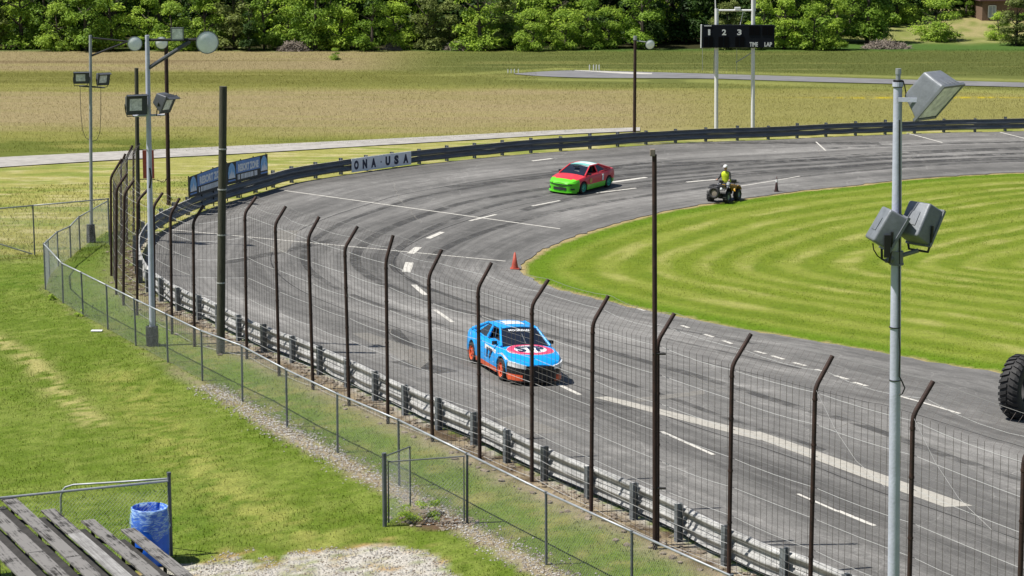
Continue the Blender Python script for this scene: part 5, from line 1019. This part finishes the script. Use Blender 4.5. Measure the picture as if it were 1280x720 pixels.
def tree(name, label, p, var, s, rz, group=None, cat='tree', sx=1.):
    t = thing(name, label, cat, p, rz, group); t.scale = (s*sx, s*sx, s); link('crown', var[0], t); link('trunk', var[1], t); return t
def tz(x, y): return terr1(x, y)-.05
ordn = ['first','second','third','fourth','fifth','sixth','seventh','eighth','ninth','tenth','eleventh','twelfth','thirteenth','fourteenth','fifteenth','sixteenth','seventeenth','eighteenth','nineteenth','twentieth','twenty-first','twenty-second','twenty-third','twenty-fourth','twenty-fifth','twenty-sixth','twenty-seventh','twenty-eighth','twenty-ninth','thirtieth','thirty-first','thirty-second','thirty-third','thirty-fourth','thirty-fifth','thirty-sixth']
rt = random.Random(12); shade = ['fresh green','mid green','fresh green','mid green','fresh green','olive green']
front = []; x = -54.
while x < 30: front.append(x); x += rt.uniform(2.0, 3.2)
for k, x in enumerate(front):
    v = rt.choice([0,0,1,2,2,3,4,5]); y = 203.5+rt.uniform(-1.2, 2.2); s = rt.uniform(.72, 1.12)
    if 3 < x < 12: v = rt.choice([0,2]); s = rt.uniform(.62,.78)
    if 13 < x < 17.5: y += 8
    tree('leafy_tree', f'{shade[v]} leafy tree, {ordn[k]} from the left in the front row of the woods', (x, y, tz(x, y)), VAR[v], s, rt.uniform(0,6.28), 'front row of trees at the meadow edge')
sec = []; x = -58.
while x < 34: sec.append(x); x += rt.uniform(3.4, 5.2)
for k, x in enumerate(sec):
    v = rt.choice([0,1,2,3,1]); y = 210+rt.uniform(-1, 3.); 
    if v == 1 or rt.random() < .55: tree('leafy_tree', f'taller tree in shade behind the front row, {ordn[k]} from the left', (x, y, tz(x, y)), TALL[v % 4], rt.uniform(.55,.8), rt.uniform(0,6.28), 'second row of trees in the woods')
    else: tree('leafy_tree', f'taller bright tree behind the front row, {ordn[k]} from the left', (x, y, tz(x, y)), VAR[v], rt.uniform(1.2,1.55), rt.uniform(0,6.28), 'second row of trees in the woods')
x = -66.; k = 0
while x < 33:
    y = 219+rt.uniform(-2, 5)+ (14 if x > 34 else 0); tree('leafy_tree', f'tall dark tree at the back of the woods, {ordn[k]} from the left', (x, y, tz(x, y)), TALL[rt.choice([0,2,3])], rt.uniform(.8,1.1), rt.uniform(0,6.28), 'back row of tall trees'); k += 1; x += rt.uniform(4.5, 6.5)
for k, (xx, yy, vv_, lab) in enumerate(((36,232,0,'tall dark tree behind the sloping row, left end'),(41,238,2,'tall dark tree behind the sloping row, above the lone tree'),(47,244,3,'tall dark tree behind the lone tree'),(52,246,0,'tall dark tree just left of the brick house gable'),(57,256,2,'tall dark tree behind the brick house roof'),(63,256,1,'tall dark tree behind the house at the right edge'))): tree('leafy_tree', lab, (xx, yy, tz(xx, yy)), TALL[vv_], 1.0, k*.9)
for k, (px, py, s, lab) in enumerate(((312,64,.62,'dark pointed evergreen in front of the woods, right of the round lamps'), (632,62,.6,'dark evergreen among pale trees above the middle of the track'), (75,62,.85,'dark slim evergreen at the left end of the woods'))):
    p = at(px, py, 1); tree('evergreen_tree', lab, (p.x, p.y, tz(p.x, p.y)), CON, s, k)
# right bank: hedge line descending, lone tree, bushes
def gpx(px, py):
    p = at(px, py, 1)
    for _ in range(8): p = at(px, py, terr1(p.x, p.y))
    return p
for k, (px, py, v, s, lab) in enumerate(((990,54,5,.7,'olive bush right of the scoreboard at the foot of the bank'), (1016,54,1,.66,'dark rounded bush at the foot of the grassy bank'), (1040,50,0,.75,'bright bush where the bank begins to rise'), (1062,44,1,.85,'mid green tree on the lower edge of the bank'), (1082,38,3,.85,'tall green tree on the bank edge, second up from the mid green one'), (1103,33,1,.95,'tree half way up the bank edge in the sloping row'), (1122,29,2,.9,'rounded green tree high in the sloping row above the bank'), (1142,25,1,.9,'tree at the top of the sloping row, left of the lone tree'), (1207,22,1,.55,'tree in the shade left of the brick house'))):
    p = gpx(px, py); tree('leafy_tree', lab, (p.x, p.y, p.z-.05), VAR[v], s, k*1.3)
p = gpx(1172,50.5); tree('lone_tree', 'lone spreading bright green tree standing on the grassy bank', (p.x, p.y, p.z-.05), VAR[2], .77, 1.0, sx=1.2)
p = gpx(1249,50); tree('bush', 'rounded green bush in front of the brick house', (p.x, p.y, p.z-.05), VAR[2], .5, 2.0, cat='bush', sx=1.05)
p = gpx(1270,57); tree('leafy_tree', 'olive green tree at the right edge in front of the brick house', (p.x, p.y, p.z-.05), VAR[5], .82, .4)
p = gpx(1290,53); tree('leafy_tree', 'green tree cut off by the right edge of the picture', (p.x, p.y, p.z-.05), VAR[1], .8, 2.4)
p = gpx(419,75); tree('sapling', 'small yellow-green sapling standing alone in the meadow before the woods', (p.x, p.y, p.z-.05), VAR[2], .2, 1.2, cat='sapling')
def brush(px, py, w, h, lab, n=500, m='brush'):
    p = gpx(px, py); g = random.Random(px); mb = MB()
    for k in range(n):
        a = g.uniform(0, 6.28); r = math.sqrt(g.random()); c = p+Vector((math.cos(a)*r*w, math.sin(a)*r*w*.5, h*(1-r*r)*g.uniform(0,1))); d = Vector((g.uniform(-1,1), g.uniform(-1,1), g.uniform(-.2,.8))).normalized()*g.uniform(.15,.45); mb.tube([c-d, c+d], .025, 3, False)
    o = mb.build('brush_pile', M[m]); return tag(o, lab, 'brush')
brush(1108,60.5,2.3,.75,'long grey heap of cut brush at the foot of the bank', 900); brush(367,64,1.5,.95,'dry brown brush heap at the wood edge near the sapling', 700); brush(572,63,1.1,.9,'dry brown thicket at the wood edge above the middle of the meadow', 600); brush(490,63,.8,.7,'small dry thicket at the wood edge right of the sapling', 350)
# house
p = gpx(1228,26); Y = p.y; hx0 = atY(1227.5,24,Y).x; hw = 9.0; hh = 2.25
hs_ = thing('brick_house', 'brown brick house with maroon roof and white window at the top right', 'house', (hx0+hw/2, Y+3, p.z))
mb = MB(); mb.box((hx0+hw/2, Y+3, p.z+hh/2-.2), (hw, 6, hh+.4)); wl = mb.build('wall', M['brick'], hs_, world=True)
mb = MB(); a = hx0-.35; b_ = hx0+hw+.35; mb.add([(a,Y-.4,p.z+hh),(b_,Y-.4,p.z+hh),(b_,Y+3,p.z+hh+1.6),(a,Y+3,p.z+hh+1.6),(a,Y+6.4,p.z+hh),(b_,Y+6.4,p.z+hh),(a,Y-.4,p.z+hh-.15),(b_,Y-.4,p.z+hh-.15),(a,Y+6.4,p.z+hh-.15),(b_,Y+6.4,p.z+hh-.15)], [(0,1,2,3),(3,2,5,4),(0,6,7,1),(4,5,9,8),(0,3,4,8,6),(1,7,9,5,2)]); mb.build('roof', M['roof'], hs_, world=True)
wx = atY(1240,14,Y).x; wz = atY(1240,14.5,Y).z; mb = MB()
for dx, dz, sx_, sz_ in ((-.4,0,.08,1.3),(.4,0,.08,1.3),(0,.63,.88,.08),(0,-.63,.88,.1),(0,0,.05,1.2)): mb.box((wx+dx, Y-.03, wz+dz), (sx_, .08, sz_))
wn = mb.build('window', M['white'], hs_, world=True); mb = MB(); mb.box((wx, Y-.005, wz), (.76,.02,1.2)); mb.build('pane', M['pane'], wn, world=True)
# tiny white stakes by the distant road
for k, x in enumerate((737,742,745.5,749)):
    p = at(x, 88); mb = MB(); mb.tube([p-u*.1, p+u*.42], .05, 6); mb.tube([p+u*.42, p+u*.47], .03, 6); tag(mb.build('marker_stake', M['white']), ('leftmost','second from left','third from left','rightmost')[k]+' of the four short white stakes beside the middle of the distant road', 'stake', 'four white stakes by the distant road')
for k, x in enumerate((635,639,643,648)):
    p = at(x, 91.5); mb = MB(); mb.tube([p-u*.1, p+u*.30], .04, 6); mb.tube([p+u*.30, p+u*.34], .025, 6); tag(mb.build('marker_stake', M['white']), ('leftmost','second from left','third from left','rightmost')[k]+' of the low white stakes at the left end of the distant road', 'stake', 'white stakes at the end of the distant road')
# weeds at the gate and along the fences
def weed(px, py, s, label):
    p = at(px, py); g = np.random.default_rng(int(px*7)); n = 260; me = crown_mesh(int(px), .45*s, .4*s, 0, 6, n*3, .028, LM[0]); o = link('weed_plant', me); o.location = p; o.data.name = 'weed_plant'; tag(o, label, 'weed')
weed(530,650,1.1,'weed clump between the gate frames'); weed(548,644,.8,'small weed clump right of the gate frame'); weed(508,652,.8,'low weeds beside the thick gate post'); weed(101,395,.5,'weeds at a fence post foot, left end of the chain-link fence'); weed(64,375,.45,'weeds at the sharp bend of the chain-link fence'); weed(213,250,.4,'weeds at the foot of the rusty light pole')
